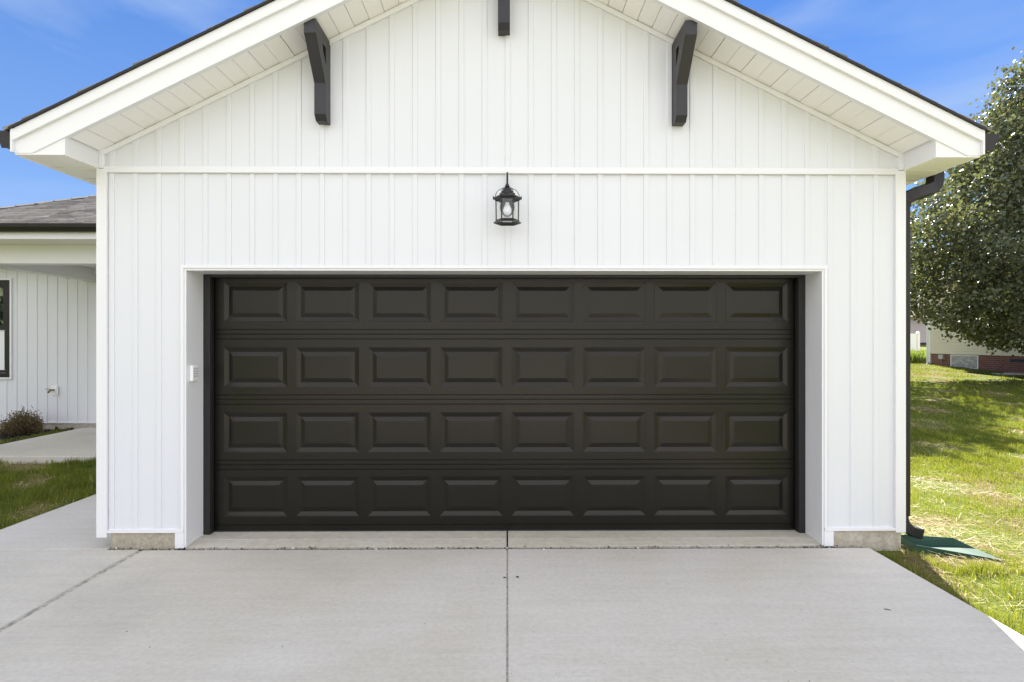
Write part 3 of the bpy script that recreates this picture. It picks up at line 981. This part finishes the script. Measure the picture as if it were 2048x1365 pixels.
# ------------------------------------------------------------------ wall lantern
lan = empty('wall_lantern', (0.0, 0.0, 2.45))
tag(lan, 'black six sided wall lantern with clear bulb above the garage door', 'wall lantern')
LX, LY = 0.0, -0.175
t = MB(); t.box(-0.075, 0.075, -0.030, -0.0, 2.50, 2.725); t.build('mounting_block', M['keypad'], lan, bevel=.004)
t = MB(); t.lathe([(0.0, -.012), (.045, -.012), (.055, 0), (.055, .012)], (0, 0, 0), 20)
t.v = [(v[0], -0.031 + (v[2] * -0.9) * -1 - .008, 2.60 + v[1] * 1.3) for v in t.v]
t.build('canopy', M['lamp_black'], lan)
t = MB()
arc = [(LX, -0.040, 2.60), (LX, -0.052, 2.66), (LX, -0.055, 2.74)]
for i in range(9):
    th = math.pi * i / 8
    arc.append((LX, -0.055 - 0.06 * (1 - math.cos(th)), 2.77 + 0.065 * math.sin(th)))
arc += [(LX, LY, 2.745), (LX, LY, 2.715)]
t.tube(arc, 0.0075, 10); t.build('arm', M['lamp_black'], lan, smooth=True)
t = MB(); t.lathe([(0.006, .295), (.012, .285), (.012, .280), (.018, .272), (.018, .268), (.013, .262), (.030, .250), (.044, .228), (.050, .208), (.050, .196), (0.0, .196)], (LX, LY, 2.45), 24)
t.build('cap', M['lamp_black'], lan, smooth=False)
t = MB()
t.lathe([(.048, .213), (.101, .188), (.104, .180), (.092, .166), (.086, .166), (.090, .180), (.048, .205)], (LX, LY, 2.45), 6)
for j in range(6):
    th = math.pi / 3 * j
    cx, cy = LX + .102 * math.cos(th), LY + .102 * math.sin(th)
    t.lathe([(.0, .200), (.005, .195), (.004, .184), (.006, .178), (.0, .168)], (cx, cy, 2.45), 8)
t.build('roof_ring', M['lamp_black'], lan)
for j in range(6):
    th = math.pi / 3 * j
    t = MB(); t.tube([(LX + .082 * math.cos(th), LY + .082 * math.sin(th), 2.47), (LX + .084 * math.cos(th), LY + .084 * math.sin(th), 2.62)], 0.0042, 6)
    t.build('frame_post', M['lamp_black'], lan)
for j in range(6):
    th = math.pi / 3 * j
    t = MB()
    pts = [(LX + (.018 + .072 * math.sin(math.pi / 2 * q / 8)) * math.cos(th), LY + (.018 + .072 * math.sin(math.pi / 2 * q / 8)) * math.sin(th), 2.635 + .072 * math.cos(math.pi / 2 * q / 8)) for q in range(9)]
    t.tube(pts, 0.0022, 6); t.build('hoop', M['lamp_black'], lan)
t = MB()
t.lathe([(.079, .021), (.086, .021), (.087, .015), (.102, .002), (.102, -.003), (.092, -.003), (.079, .012), (.079, .021)], (LX, LY, 2.45), 6)
t.build('base_ring', M['lamp_black'], lan)
t = MB(); t.lathe([(.0795, .028), (.0805, .168)], (LX, LY, 2.45), 6); t.build('glass', M['glass'], lan)
t = MB(); t.lathe([(0.0, .185), (.014, .182), (.014, .150), (.0165, .150)], (LX, LY, 2.45), 14); t.build('socket', M['lamp_black'], lan)
t = MB(); t.lathe([(.013, .152), (.015, .138), (.024, .118), (.030, .098), (.030, .085), (.024, .068), (.012, .058), (0.0, .056)], (LX, LY, 2.45), 18)
t.build('bulb', M['bulb'], lan, smooth=True)

# ------------------------------------------------------------------ keypad
kp = empty('door_keypad', (OX0 + .012, 0.06, 1.27))
tag(kp, 'small white keypad with grey buttons fixed inside the garage door jamb', 'keypad')
t = MB(); t.box(OX0 + .0125, OX0 + .042, 0.022, 0.102, 1.268, 1.392); t.build('case', M['keypad'], kp, bevel=.008, seg=3)
t = MB()
for r_ in range(4):
    for c in range(3):
        y0 = 0.036 + c * 0.021; z0 = 1.368 - r_ * 0.019
        t.box(OX0 + .0415, OX0 + .0445, y0, y0 + .009, z0 - .008, z0)
t.build('keys', M['keys'], kp, bevel=.001)

# ------------------------------------------------------------------ spigot
sp = empty('spigot', (-8.03, YW, 0.70))
tag(sp, 'brass garden spigot on a white plate low on the recessed siding', 'spigot')
t = MB(); t.box(-8.075, -7.955, YW - .028, YW - .0115, 0.62, 0.785); t.box(-8.055, -7.975, YW - .036, YW - .0285, 0.64, 0.765); t.build('mounting_plate', M['keypad'], sp, bevel=.004)
t = MB(); t.tube([(-8.015, YW - .037, .715), (-8.015, YW - .10, .715), (-8.03, YW - .125, .70), (-8.04, YW - .13, .67)], [.016, .015, .017, .015], 10)
t.build('spout', M['brass'], sp, smooth=True)
t = MB(); t.tube([(-8.015, YW - .09, .725), (-8.06, YW - .10, .735)], .007, 8); t.lathe([(0, .004), (.024, .004), (.028, 0), (.024, -.004), (0, -.004)], (-8.085, YW - .10, .735), 10); t.build('handle', M['brass'], sp)

# ------------------------------------------------------------------ splash block
sb = MB()
A, B_, C_, D_ = (3.105, 0.160), (3.128, -0.050), (3.590, -0.190), (3.540, 0.105)
def P3(p, z): return (p[0], p[1], z)
def lerp2(a, b, u): return (a[0] + (b[0] - a[0]) * u, a[1] + (b[1] - a[1]) * u)
cen = ((A[0] + B_[0] + C_[0] + D_[0]) / 4, (A[1] + B_[1] + C_[1] + D_[1]) / 4)
ins = lambda p, k=.12: lerp2(p, cen, k)
tip1, tip2 = (3.665, -0.215), (3.65, 0.02)
sb.add([P3(A, -.07), P3(B_, -.07), P3(C_, -.07), P3(D_, -.07), P3(A, .030), P3(B_, .020), P3(C_, -.028), P3(D_, .020),
        P3(ins(A, .05), .030), P3(ins(B_, .05), .020), P3(ins(C_, .04), -.028), P3(ins(D_, .04), .020),
        P3(ins(A, .13), -.040), P3(ins(B_, .13), -.040), P3(ins(C_, .08), -.036), P3(ins(D_, .08), -.036), P3(tip1, -.038), P3(tip2, -.038), P3(tip1, -.07), P3(tip2, -.07)],
       [(0, 1, 5, 4), (1, 2, 6, 5), (3, 0, 4, 7), (4, 5, 9, 8), (5, 6, 10, 9), (7, 4, 8, 11), (8, 9, 13, 12), (9, 10, 14, 13), (11, 8, 12, 15), (12, 13, 14, 15),
        (14, 16, 17, 15), (10, 16, 14), (11, 15, 17), (6, 16, 10), (7, 11, 17), (2, 18, 16, 6), (3, 7, 17, 19), (18, 19, 17, 16), (0, 3, 19, 18, 2, 1)])
o = sb.build('splash_block', M['green'], None, bevel=.003)
tag(o, 'green plastic splash block lying in the grass under the downspout', 'splash block')

# ------------------------------------------------------------------ leaves
LEAF = np.array([[0, 0, 0], [-.42, .35, .10], [-.30, .78, .06], [0, 1.0, -.04], [.30, .78, .06], [.42, .35, .10]])
def leaf_mesh(name, C, D, size, rnd):
    """C centres, D unit directions; random roll"""
    n = len(C)
    a = rng.normal(size=(n, 3)); side = np.cross(D, a); side /= np.linalg.norm(side, axis=1, keepdims=True) + 1e-9
    up = np.cross(side, D)
    P = LEAF[None] * size[:, None, None]
    V = C[:, None, :] + P[..., 0:1] * side[:, None, :] + P[..., 1:2] * D[:, None, :] + P[..., 2:3] * up[:, None, :]
    b = (np.arange(n) * 6)[:, None]
    Q = np.concatenate([b + np.array([[0, 3, 2, 1]]), b + np.array([[0, 5, 4, 3]])])
    return np_mesh(name, V.reshape(-1, 3), Q, None, np.repeat(rnd, 6))

def crown(prof, cx, cy, n_clump, per, leaf, spread, droop=0.6, lump=1.0):
    """prof: list of (z, radius)"""
    zs = np.array([p[0] for p in prof]); rs = np.array([p[1] for p in prof])
    zz = rng.uniform(zs[0], zs[-1], n_clump * 6)
    rad = np.interp(zz, zs, rs)
    keep = rng.uniform(0, rs.max() ** 1.3, len(zz)) < rad ** 1.3
    zz, rad = zz[keep][:n_clump], rad[keep][:n_clump]
    th = rng.uniform(0, 2 * np.pi, len(zz))
    wob = 1 + lump * (0.10 * np.sin(3 * th + 2.1 * zz) + 0.09 * np.sin(5 * th - 1.7 * zz + 1) + 0.07 * np.sin(9 * th + 4.3 * zz))
    q = rng.uniform(0, 1, len(zz)) ** 0.42
    r_ = rad * wob * q
    P = np.stack([cx + r_ * np.cos(th), cy + r_ * np.sin(th), zz], -1)
    k = rng.integers(int(per * .5), int(per * 1.5), len(P))
    idx = np.repeat(np.arange(len(P)), k)
    off = rng.normal(size=(len(idx), 3)) * spread * np.array([1, 1, .75])
    C = P[idx] + off
    out = np.stack([np.cos(th[idx]), np.sin(th[idx]), np.zeros(len(idx))], -1)
    D = out * 0.5 + rng.normal(size=(len(idx), 3)) * 0.6 + np.array([0, 0, -droop])
    D /= np.linalg.norm(D, axis=1, keepdims=True)
    size = leaf * rng.uniform(.7, 1.25, len(idx))
    tone = np.clip(rng.uniform(0, 0.85, len(P))[idx] * 0.6 + rng.uniform(0, .45, len(idx)), 0, 0.9)
    odd = rng.uniform(0, 1, len(idx))
    tone = np.where(odd > 0.985, 1.0, np.where(odd > 0.955, 0.95, tone))
    return C, D, size, tone, P

def tree(name, label, cx, cy, prof, mat, n_clump, per, leaf, spread, z0, trunk_r):
    root = empty(name, (cx, cy, z0)); tag(root, label, 'tree')
    C, D, S_, T_, P = crown(prof, cx, cy, n_clump, per, leaf, spread)
    link_mesh('crown', leaf_mesh('crown', C, D, S_, T_), mat, root)
    t = MB()
    top = prof[-1][0]
    pts = [(cx, cy, z0 - .1), (cx + .02, cy, z0 + 0.4), (cx + .05, cy - .03, z0 + 1.6), (cx, cy + .05, (z0 + top) * .5), (cx + .05, cy, top * .9)]
    t.tube(pts, [trunk_r * 1.3, trunk_r, trunk_r * .85, trunk_r * .5, .02], 12)
    t.build('trunk', M['bark'], root, smooth=True)
    t = MB()
    sel = rng.choice(len(P), 70, replace=False)
    for i in sel:
        e = Vector(P[i]); zb = max(z0 + 1.2, min(e.z - 0.6 * math.hypot(e.x - cx, e.y - cy) - .3, top * .85))
        s_ = Vector((cx, cy, zb)); mid = s_.lerp(e, .5) + Vector((random.uniform(-.1, .1), random.uniform(-.1, .1), -.12))
        t.tube([s_, mid, e], [.045, .025, .007], 5)
    t.build('limbs', M['bark'], root, smooth=True)
    return root
tree('broadleaf_tree', 'tall dark green tree with round leaves beside the beige neighbouring house', 16.0, 11.8,
     [(1.35, 1.0), (1.75, 2.3), (2.4, 3.2), (3.0, 3.75), (4.2, 4.0), (5.0, 3.8), (5.8, 3.2), (6.8, 2.6), (8.0, 1.8), (9.0, 1.3), (9.7, .95), (10.2, .5), (10.5, .1)],
     M['leaf'], 3900, 25, .098, .16, 0.38, .17)
tree('yellowing_tree', 'half hidden tree with yellow green leaves behind the garage corner', 9.35, 13.6,
     [(1.9, .8), (2.4, 2.6), (3.4, 3.1), (4.4, 3.1), (5.4, 2.6), (7.0, 2.0), (8.3, 1.1), (9.0, .2)],
     M['leaf_y'], 1300, 22, .12, .2, 0.4, .15)

# far trees across the street, behind the viewer; they show in the window panes
parts_ = [crown([(-0.2, 3.0), (3, 3.6), (4.5, 3.0), (6.5, 1.2)], cx_, cy_, 300, 12, .55, .5) for cx_, cy_ in ((-36, -10), (-31, -17), (-27, -24), (-20, -30), (-41, -20), (-33, -27), (-25, -35), (-44, -12), (-47, -19), (-38, -15), (-50, -26))]
o = link_mesh('treeline', leaf_mesh('treeline', *[np.concatenate([p_[i] for p_ in parts_]) for i in range(4)]), M['leaf'])
tag(o, 'far row of green trees across the street reflected in the window', 'trees', kind='stuff')

# ------------------------------------------------------------------ grass
def make_blades(name, X, Y, H, W, rnd, mat, z_fn=lawn_z, lean=0.55):
    n = len(X)
    th = rng.uniform(0, 2 * np.pi, n); ln = rng.uniform(0.1, 1, n) * lean
    dx, dy = np.cos(th), np.sin(th); ph = rng.uniform(0, 2 * np.pi, n); sx_, sy_ = np.cos(ph), np.sin(ph)
    Z = z_fn(X, Y) - 0.004
    V = np.zeros((n, 5, 3))
    def setv(k, f, side, wf):
        V[:, k, 0] = X + dx * H * ln * f ** 1.8 + sx_ * W * .5 * side * wf
        V[:, k, 1] = Y + dy * H * ln * f ** 1.8 + sy_ * W * .5 * side * wf
        V[:, k, 2] = Z + H * f * (1 - .25 * ln * f)
    setv(0, 0, -1, 1); setv(1, 0, 1, 1); setv(2, .55, 1, .8); setv(3, .55, -1, .8); setv(4, 1, 0, 0)
    b = (np.arange(n) * 5)[:, None]
    Q = b + np.array([[0, 1, 2, 3]]); T = b + np.array([[3, 2, 4]])
    me = np_mesh(name, V.reshape(-1, 3), Q, T, np.repeat(rnd, 5))
    return link_mesh(name, me, mat)

def in_splash(X, Y): return (X > 3.09) & (X < 3.66) & (Y < 0.18 - (X - 3.1) * .12) & (Y > -0.045 - (X - 3.1) * .29)
def allowed(X, Y):
    ok = ~((X > -4.26) & (X < 2.785) & (Y < 0.0))
    ok &= ~((X > XL - 1.14) & (X < XR - .0) & (Y > -0.05))
    ok &= ~(in_splash(X, Y))
    # porch slab, walk and bed on the left
    left = X < -3
    edge = np.where(X > -7.51, 3.13, 4.1)
    ok &= ~(left & (Y > edge - .01))
    ok &= ~((X > 17.6) & (Y < 18.9) & (Y > -5))
    return ok
def scatter(n, x0, x1, y0, y1):
    return rng.uniform(x0, x1, n), rng.uniform(y0, y1, n)
def depth(Y): return np.maximum(Y + 4.23, 0.5)
XS, YS = [], []
# near and right
a, b = scatter(150000, 2.78, 9.0, -2.6, 5.0); u = a / depth(b); k = (u > .60) & (u < 1.30); XS.append(a[k]); YS.append(b[k])
a, b = scatter(190000, 4.5, 14, 2.0, 12.0); u = a / depth(b); k = (u > .66) & (u < 1.08); XS.append(a[k]); YS.append(b[k])
a, b = scatter(150000, 9, 26, 8, 30.0); u = a / depth(b); k = (u > .68) & (u < 1.04); XS.append(a[k]); YS.append(b[k])
# left patch
a, b = scatter(230000, -9.5, -4.25, -1.0, 4.1); u = a / depth(b); k = (u > -1.25); XS.append(a[k]); YS.append(b[k])
a, b = scatter(2600, 2.786, 2.87, -2.6, -.02); XS.append(a); YS.append(b)
a, b = scatter(7000, 3.07, 3.75, -.45, -.02); XS.append(a); YS.append(b)
X = np.concatenate(XS); Y = np.concatenate(YS)
p = patch(X, Y)
keep = allowed(X, Y) & (rng.uniform(0, 1, len(X)) < np.clip(1.05 - 1.15 * np.clip(p + .12, 0, 1) * 1.6, 0.10, 1))
X, Y, p = X[keep], Y[keep], p[keep]
dd = depth(Y)
H = rng.uniform(.028, .075, len(X)) * (1 - .35 * np.clip(p * 2, 0, 1)) * np.clip(.85 + dd * .012, 1, 1.2)
H = np.where(X < -3, H * rng.uniform(.9, 2.0, len(X)), H)
H = np.where((X > 2.7) & (X < 3.8) & (Y < .3), H * 1.25, H)
H = np.where((X < -3) & (Y > 2.9), H * 1.25, H)
H = H * (0.85 + 0.5 * np.clip(np.sin(8.3 * X + 2.2 * np.sin(6.1 * Y)) * np.sin(7.7 * Y + 1.9 * np.sin(5.3 * X)), -.6, 1))
W = rng.uniform(.0022, .0042, len(X)) * np.clip(dd / 4.5, 1, 4) * np.where(X < -3, 1.4, 1.0)
rn = np.clip(rng.normal(.42, .2, len(X)) + .25 * p + .16 * np.sin(5.1 * X + 3 * np.sin(2.3 * Y)) * np.sin(4.7 * Y + 1.3), 0, .9); rn = np.where(rng.uniform(0, 1, len(X)) > .95, 1.0, rn)
tag(make_blades('grass', X, Y, H, W, rn, M['grass']), 'short green lawn grass either side of the garage', 'grass', kind='stuff')

# straw: thin dry stems lying on the lawn
def straw(n):
    a, b = scatter(n, 2.8, 9.0, -2.5, 9.0); u = a / depth(b); k = (u > .6) & (u < 1.2)
    c, d_ = scatter(int(n * .5), -8.5, -4.27, -1.0, 3.5); k2 = (c / depth(d_) > -1.2)
    X = np.concatenate([a[k], c[k2]]); Y = np.concatenate([b[k], d_[k2]])
    pr = np.clip((patch(X, Y) - .02) * 3.2, 0.05, 1)
    pr = np.maximum(pr, np.where((X > 3) & (Y < 1.2) & (Y > -1.0), .45, 0))
    keep = allowed(X, Y) & (rng.uniform(0, 1, len(X)) < pr)
    X, Y = X[keep], Y[keep]; n = len(X)
    th = rng.uniform(0, np.pi, n); L_ = rng.uniform(.03, .13, n) * np.where(X < 0, 1.5, 1.15); W_ = rng.uniform(.0016, .0034, n) * np.clip(depth(Y) / 5, 1, 3)
    dx, dy = np.cos(th), np.sin(th)
    Z = lawn_z(X, Y) + rng.uniform(.006, .030, n)
    tilt = rng.normal(0, .12, n)
    V = np.zeros((n, 6, 3))
    bend = rng.normal(0, .12, n)
    for q, f in enumerate((-.5, 0, .5)):
        for m_, s_ in enumerate((-1, 1)):
            bx = bend * L_ * (0.25 - f * f)
            V[:, q * 2 + m_, 0] = X + dx * L_ * f - dy * (W_ * .5 * s_ + bx)
            V[:, q * 2 + m_, 1] = Y + dy * L_ * f + dx * (W_ * .5 * s_ + bx)
            V[:, q * 2 + m_, 2] = Z + L_ * f * tilt
    bb = (np.arange(n) * 6)[:, None]
    Q = np.concatenate([bb + np.array([[0, 1, 3, 2]]), bb + np.array([[2, 3, 5, 4]])])
    o = link_mesh('straw', np_mesh('straw', V.reshape(-1, 3), Q, None, np.repeat(rng.uniform(0, 1, n), 6)), M['straw'])
    tag(o, 'dry tan straw scattered over bare patches of the lawn', 'straw', kind='stuff')
straw(44000)

# mulch chips
n = 2600
a = rng.uniform(-11, -6.6, n); b = rng.uniform(3.3, 5.55, n)
k = (a < -7.53) & (b > 4.25); a, b = a[k], b[k]; n = len(a)
D = rng.normal(size=(n, 3)); D[:, 2] *= .3; D /= np.linalg.norm(D, axis=1, keepdims=True)
o = link_mesh('mulch_chips', leaf_mesh('mulch_chips', np.stack([a, b, rng.uniform(.014, .03, n)], -1), D, rng.uniform(.03, .07, n), rng.uniform(0, 1, n)), M['mulch_bits'])
tag(o, 'dark wood mulch in the planting bed under the window', 'mulch', kind='stuff')
# weeds at the bed's edge
a = np.concatenate([-7.55 - np.abs(rng.normal(0, .08, 1300)), rng.uniform(-10, -7.6, 1600)]); b = np.concatenate([rng.uniform(4.2, 5.57, 1300), 4.12 + np.abs(rng.normal(0, .10, 1600))])
k = (np.sin(a * 7) + np.sin(b * 4.1 + 1) > -.9); a, b = a[k], b[k]
o = make_blades('weeds', a, b, rng.uniform(.03, .10, len(a)), rng.uniform(.004, .008, len(a)), rng.uniform(.1, .7, len(a)), M['grass'], lambda x, y: np.full(len(x), .012), 1.0)
tag(o, 'green weeds growing between mulch bed and concrete walk', 'weeds', kind='stuff')

# ------------------------------------------------------------------ shrub
sh = empty('shrub', (-8.14, 5.05, 0.0)); tag(sh, 'small twiggy red brown shrub in the mulch bed', 'shrub')
n = 5200
ph = rng.uniform(0, 2 * np.pi, n); ct = rng.uniform(.0, 1, n); r_ = rng.uniform(.35, 1, n) ** .5
st = np.sqrt(1 - ct ** 2)
wob = 1 + .12 * np.sin(5 * ph + 3 * ct) + .1 * np.sin(9 * ph)
C = np.stack([-8.12 + .27 * r_ * st * np.cos(ph) * wob, 5.05 + .30 * r_ * st * np.sin(ph) * wob, 0.06 + .31 * r_ * ct * wob + .04 * rng.normal(size=n)], -1)
D = C - np.array([-8.14, 5.05, 0.0]) + rng.normal(size=(n, 3)) * .15; D /= np.linalg.norm(D, axis=1, keepdims=True)
link_mesh('foliage', leaf_mesh('foliage', C, D, rng.uniform(.010, .024, n), rng.uniform(0, 1, n)), M['shrub'], sh)
t = MB()
for i in range(150):
    q = C[rng.integers(0, n)]; dv = (Vector(q) - Vector((-8.14, 5.05, -.02))) * 1.12
    t.tube([(-8.14 + random.uniform(-.03, .03), 5.05, 0.0), Vector((-8.14, 5.05, -.02)) + dv * .55 + Vector((0, 0, .03)), Vector((-8.14, 5.05, -.02)) + dv], [.005, .003, .0014], 4)
t.build('stems', M['twig'], sh)

# ------------------------------------------------------------------ neighbour's beige house
nb = empty('neighbor_house', (17.85, 10.0, 0.5))
tag(nb, 'beige lap sided house on a red brick foundation beyond the lawn', 'house')
NX, NY0, NY1 = 17.85, 2.0, 18.8
NZ = 1.05; NT = 3.75
t = MB()
lap = 0.115; z = NZ
while z < NT:
    t.add([(NX - .034, NY0, z + .016), (NX - .034, NY1, z + .016), (NX - .026, NY1, z + lap), (NX - .026, NY0, z + lap), (NX, NY1, z + .016), (NX, NY0, z + .016), (NX, NY1, z + lap), (NX, NY0, z + lap)], [(0, 1, 4, 5), (0, 3, 2, 1), (3, 7, 6, 2)])
    z += lap
t.build('siding', M['beige'], nb)
t = MB(); t.box(NX, NX + 8, NY0, NY1, NZ, NT + .1); t.build('wall', M['beige'], nb)
t = MB(); t.box(NX + .012, NX + 7.9, NY0 + .1, NY1 - .01, -0.1, NZ - .001); t.build('foundation', M['brick'], nb)
t = MB(); t.box(NX - .03, NX + .10, NY1 - .002, NY1 + .11, 0.60, NT); t.build('corner_trim', M['fence'], nb)
t = MB(); t.box(NX - .05, NX + .02, NY1 + .112, NY1 + .18, 0.66, NT); t.build('downspout', M['fence'], nb)
t = MB(); t.tube([(NX - .04, NY1 + .1, .62), (NX - .18, NY1 - .05, .57)], .06, 8); t.build('drain_pipe', M['rubber'], nb)
acc = MB()
ring_y0, ring_y1 = 16.45, 17.75
acc.box(NX - .02, NX + .011, ring_y0, ring_y1, .50, .54); acc.box(NX - .02, NX + .011, ring_y0, ring_y1, 1.0, 1.03)
acc.box(NX - .02, NX + .011, ring_y0, ring_y0 + .04, .5405, .9995); acc.box(NX - .02, NX + .011, ring_y1 - .04, ring_y1, .5405, .9995)
ac = acc.build('access_door', M['fence'], nb)
t = MB(); t.box(NX - .008, NX + .011, ring_y0 + .0405, ring_y1 - .0405, .5405, .9995); t.build('weathered_panel', M['weathered'], ac)
t = MB(); t.box(NX - .10, NX + .011, 18.05, 18.28, .84, 1.02); ub = t.build('utility_box', M['box_grey'], nb, bevel=.01)
t = MB(); t.tube([(NX - .03, 18.2, .84), (NX - .03, 18.2, .60)], .012, 6); t.build('conduit', M['box_grey'], ub)
t = MB(); t.box(NX + .002, NX + .0115, 14.6, 15.15, .83, .94); t.build('foundation_vent', M['rubber'], nb)
t = MB(); t.prism([(NX - .35, NT + .1), (NX + 8.35, NT + .1), (NX + 8.35, NT + .25), (NX + 4, NT + 2.1), (NX - .35, NT + .25)], 'y', NY0 - .3, NY1 + .25); t.build('roof', M['dark_roof'], nb)

# mauve house farther back
mv = empty('neighbor_house', (28, 38, 1.3)); tag(mv, 'mauve lap sided house farthest away behind the white fence', 'house')
t = MB(); z = 1.45
while z < 3.45:
    t.add([(22, 37.95, z + .03), (40, 37.95, z + .03), (40, 37.96, z + .16), (22, 37.96, z + .16), (22, 38, z + .03), (40, 38, z + .03), (40, 38, z + .16), (22, 38, z + .16)], [(0, 1, 2, 3), (0, 4, 5, 1), (3, 2, 6, 7)]); z += .16
t.build('siding', M['mauve'], mv)
t = MB(); t.box(22, 40, 38, 46, 1.2, 3.5); t.build('wall', M['mauve'], mv)
t = MB(); t.box(22.02, 39.98, 37.99, 38.2, 0.9, 1.449); t.build('foundation', M['rubber'], mv)
t = MB(); t.box(21.6, 40.4, 37.35, 37.45, 3.42, 3.62); t.build('fascia', M['beige'], mv)
t = MB(); t.prism([(37.46, 3.5), (46.4, 3.5), (46.4, 3.65), (42, 5.6), (37.46, 3.65)], 'x', 21.6, 40.4); t.build('roof', M['dark_roof'], mv)

# white fence
fn = empty('vinyl_fence', (22.5, 28.8, 1.0)); tag(fn, 'white vinyl privacy fence in front of the mauve house', 'fence')
t = MB(); t.box(17, 24.75, 28.78, 28.82, .95, 1.98); t.build('fence_panel', M['fence'], fn)
t = MB(); t.box(17, 24.75, 28.765, 28.835, 1.981, 2.03); t.build('rail', M['fence'], fn)
t = MB(); t.box(24.755, 24.89, 28.73, 28.87, .85, 2.08); t.prism([(24.74, 2.081), (24.905, 2.081), (24.8225, 2.15)], 'y', 28.72, 28.88); t.build('post', M['fence'], fn)

# ornamental grass clump by the corner
n = 420
a = 17.95 + rng.normal(0, .30, n); b = 19.75 + rng.normal(0, .22, n)
o = make_blades('ornamental_grass', a, b, rng.uniform(.35, .75, n), rng.uniform(.025, .05, n), rng.uniform(0, 1, n), M['ornamental'], lawn_z, 1.1)
tag(o, 'tall arching clump of yellow green ornamental grass at the white corner post', 'ornamental grass', kind='thing')

# pale flat stone by the brick foundation
t = MB()
t.prism([(16.85, 13.95), (17.25, 13.85), (17.5, 14.1), (17.35, 14.45), (16.95, 14.4)], 'z', .44, .50); t.prism([(16.6, 14.2), (16.9, 14.15), (16.95, 14.5), (16.65, 14.55)], 'z', .43, .475)
o = t.build('flat_stone', M['stone'], None, bevel=.01); tag(o, 'pale flat stone lying on the grass by the brick foundation', 'stone')

# grit: crumbs along the expansion gap and specks on the slabs
n = 900
gx = np.concatenate([rng.uniform(-3.0, 2.75, 620), rng.uniform(-4.2, 2.7, 280)]); gy = np.concatenate([-.025 + rng.normal(0, .013, 620), rng.uniform(-3, -.1, 280)])
gy = np.minimum(gy, -0.004)
D = rng.normal(size=(n, 3)); D[:, 2] *= .2; D /= np.linalg.norm(D, axis=1, keepdims=True)
gz = np.where(gy > -.046, rng.uniform(-.012, .004, n), .002)
sz_ = np.where(np.arange(n) < 620, rng.uniform(.005, .020, n), rng.uniform(.003, .007, n))
M['grit'] = mat_leaf('grit_crumbs', [(0.0, (0.03, 0.028, 0.024)), (0.55, (0.10, 0.09, 0.075)), (0.75, (0.45, 0.43, 0.40)), (1.0, (0.70, 0.68, 0.64))], 0.0, 0.9)
o = link_mesh('grit', leaf_mesh('grit', np.stack([gx, gy, gz], -1), D, sz_, rng.uniform(0, 1, n)), M['grit'])
tag(o, 'concrete crumbs and specks of dirt on the driveway', 'grit', kind='stuff')

# ------------------------------------------------------------------ litter on the concrete
def dead_leaf(x, y, s_, rot, label):
    m_ = MB()
    prof = [(-1, 0), (-.5, .45), (.1, .55), (.6, .3), (1.1, .05), (.6, -.35), (0, -.5), (-.5, -.35)]
    c, sn = math.cos(rot), math.sin(rot)
    pts = [(x + s_ * (p[0] * c - p[1] * sn), y + s_ * (p[0] * sn + p[1] * c)) for p in prof]
    m_.add([(p[0], p[1], .002 + .010 * abs(prof[i][1])) for i, p in enumerate(pts)] + [(x, y, .004)], [(i, (i + 1) % 8, 8) for i in range(8)])
    m_.add([(p[0], p[1], .001 + .010 * abs(prof[i][1])) for i, p in enumerate(pts)] + [(x, y, .003)], [((i + 1) % 8, i, 8) for i in range(8)])
    o = m_.build('dead_leaf', M['dead_leaf'], None); tag(o, label, 'dead leaf', 'dead leaves on the driveway')
dead_leaf(-0.018, -0.565, .011, .2, 'smaller dark dead leaf on the walkway side of the central driveway joint')
dead_leaf(0.068, -0.555, .013, 2.6, 'larger curled dead leaf on the grass side of the central driveway joint')
t = MB(); t.tube([(2.215, -1.015, .004), (2.232, -1.018, .005), (2.247, -1.03, .004)], [.0018, .0024, .0015], 6)
o = t.build('twig', M['dead_leaf'], None); tag(o, 'short dark twig lying alone on the driveway near its grass edge', 'twig')
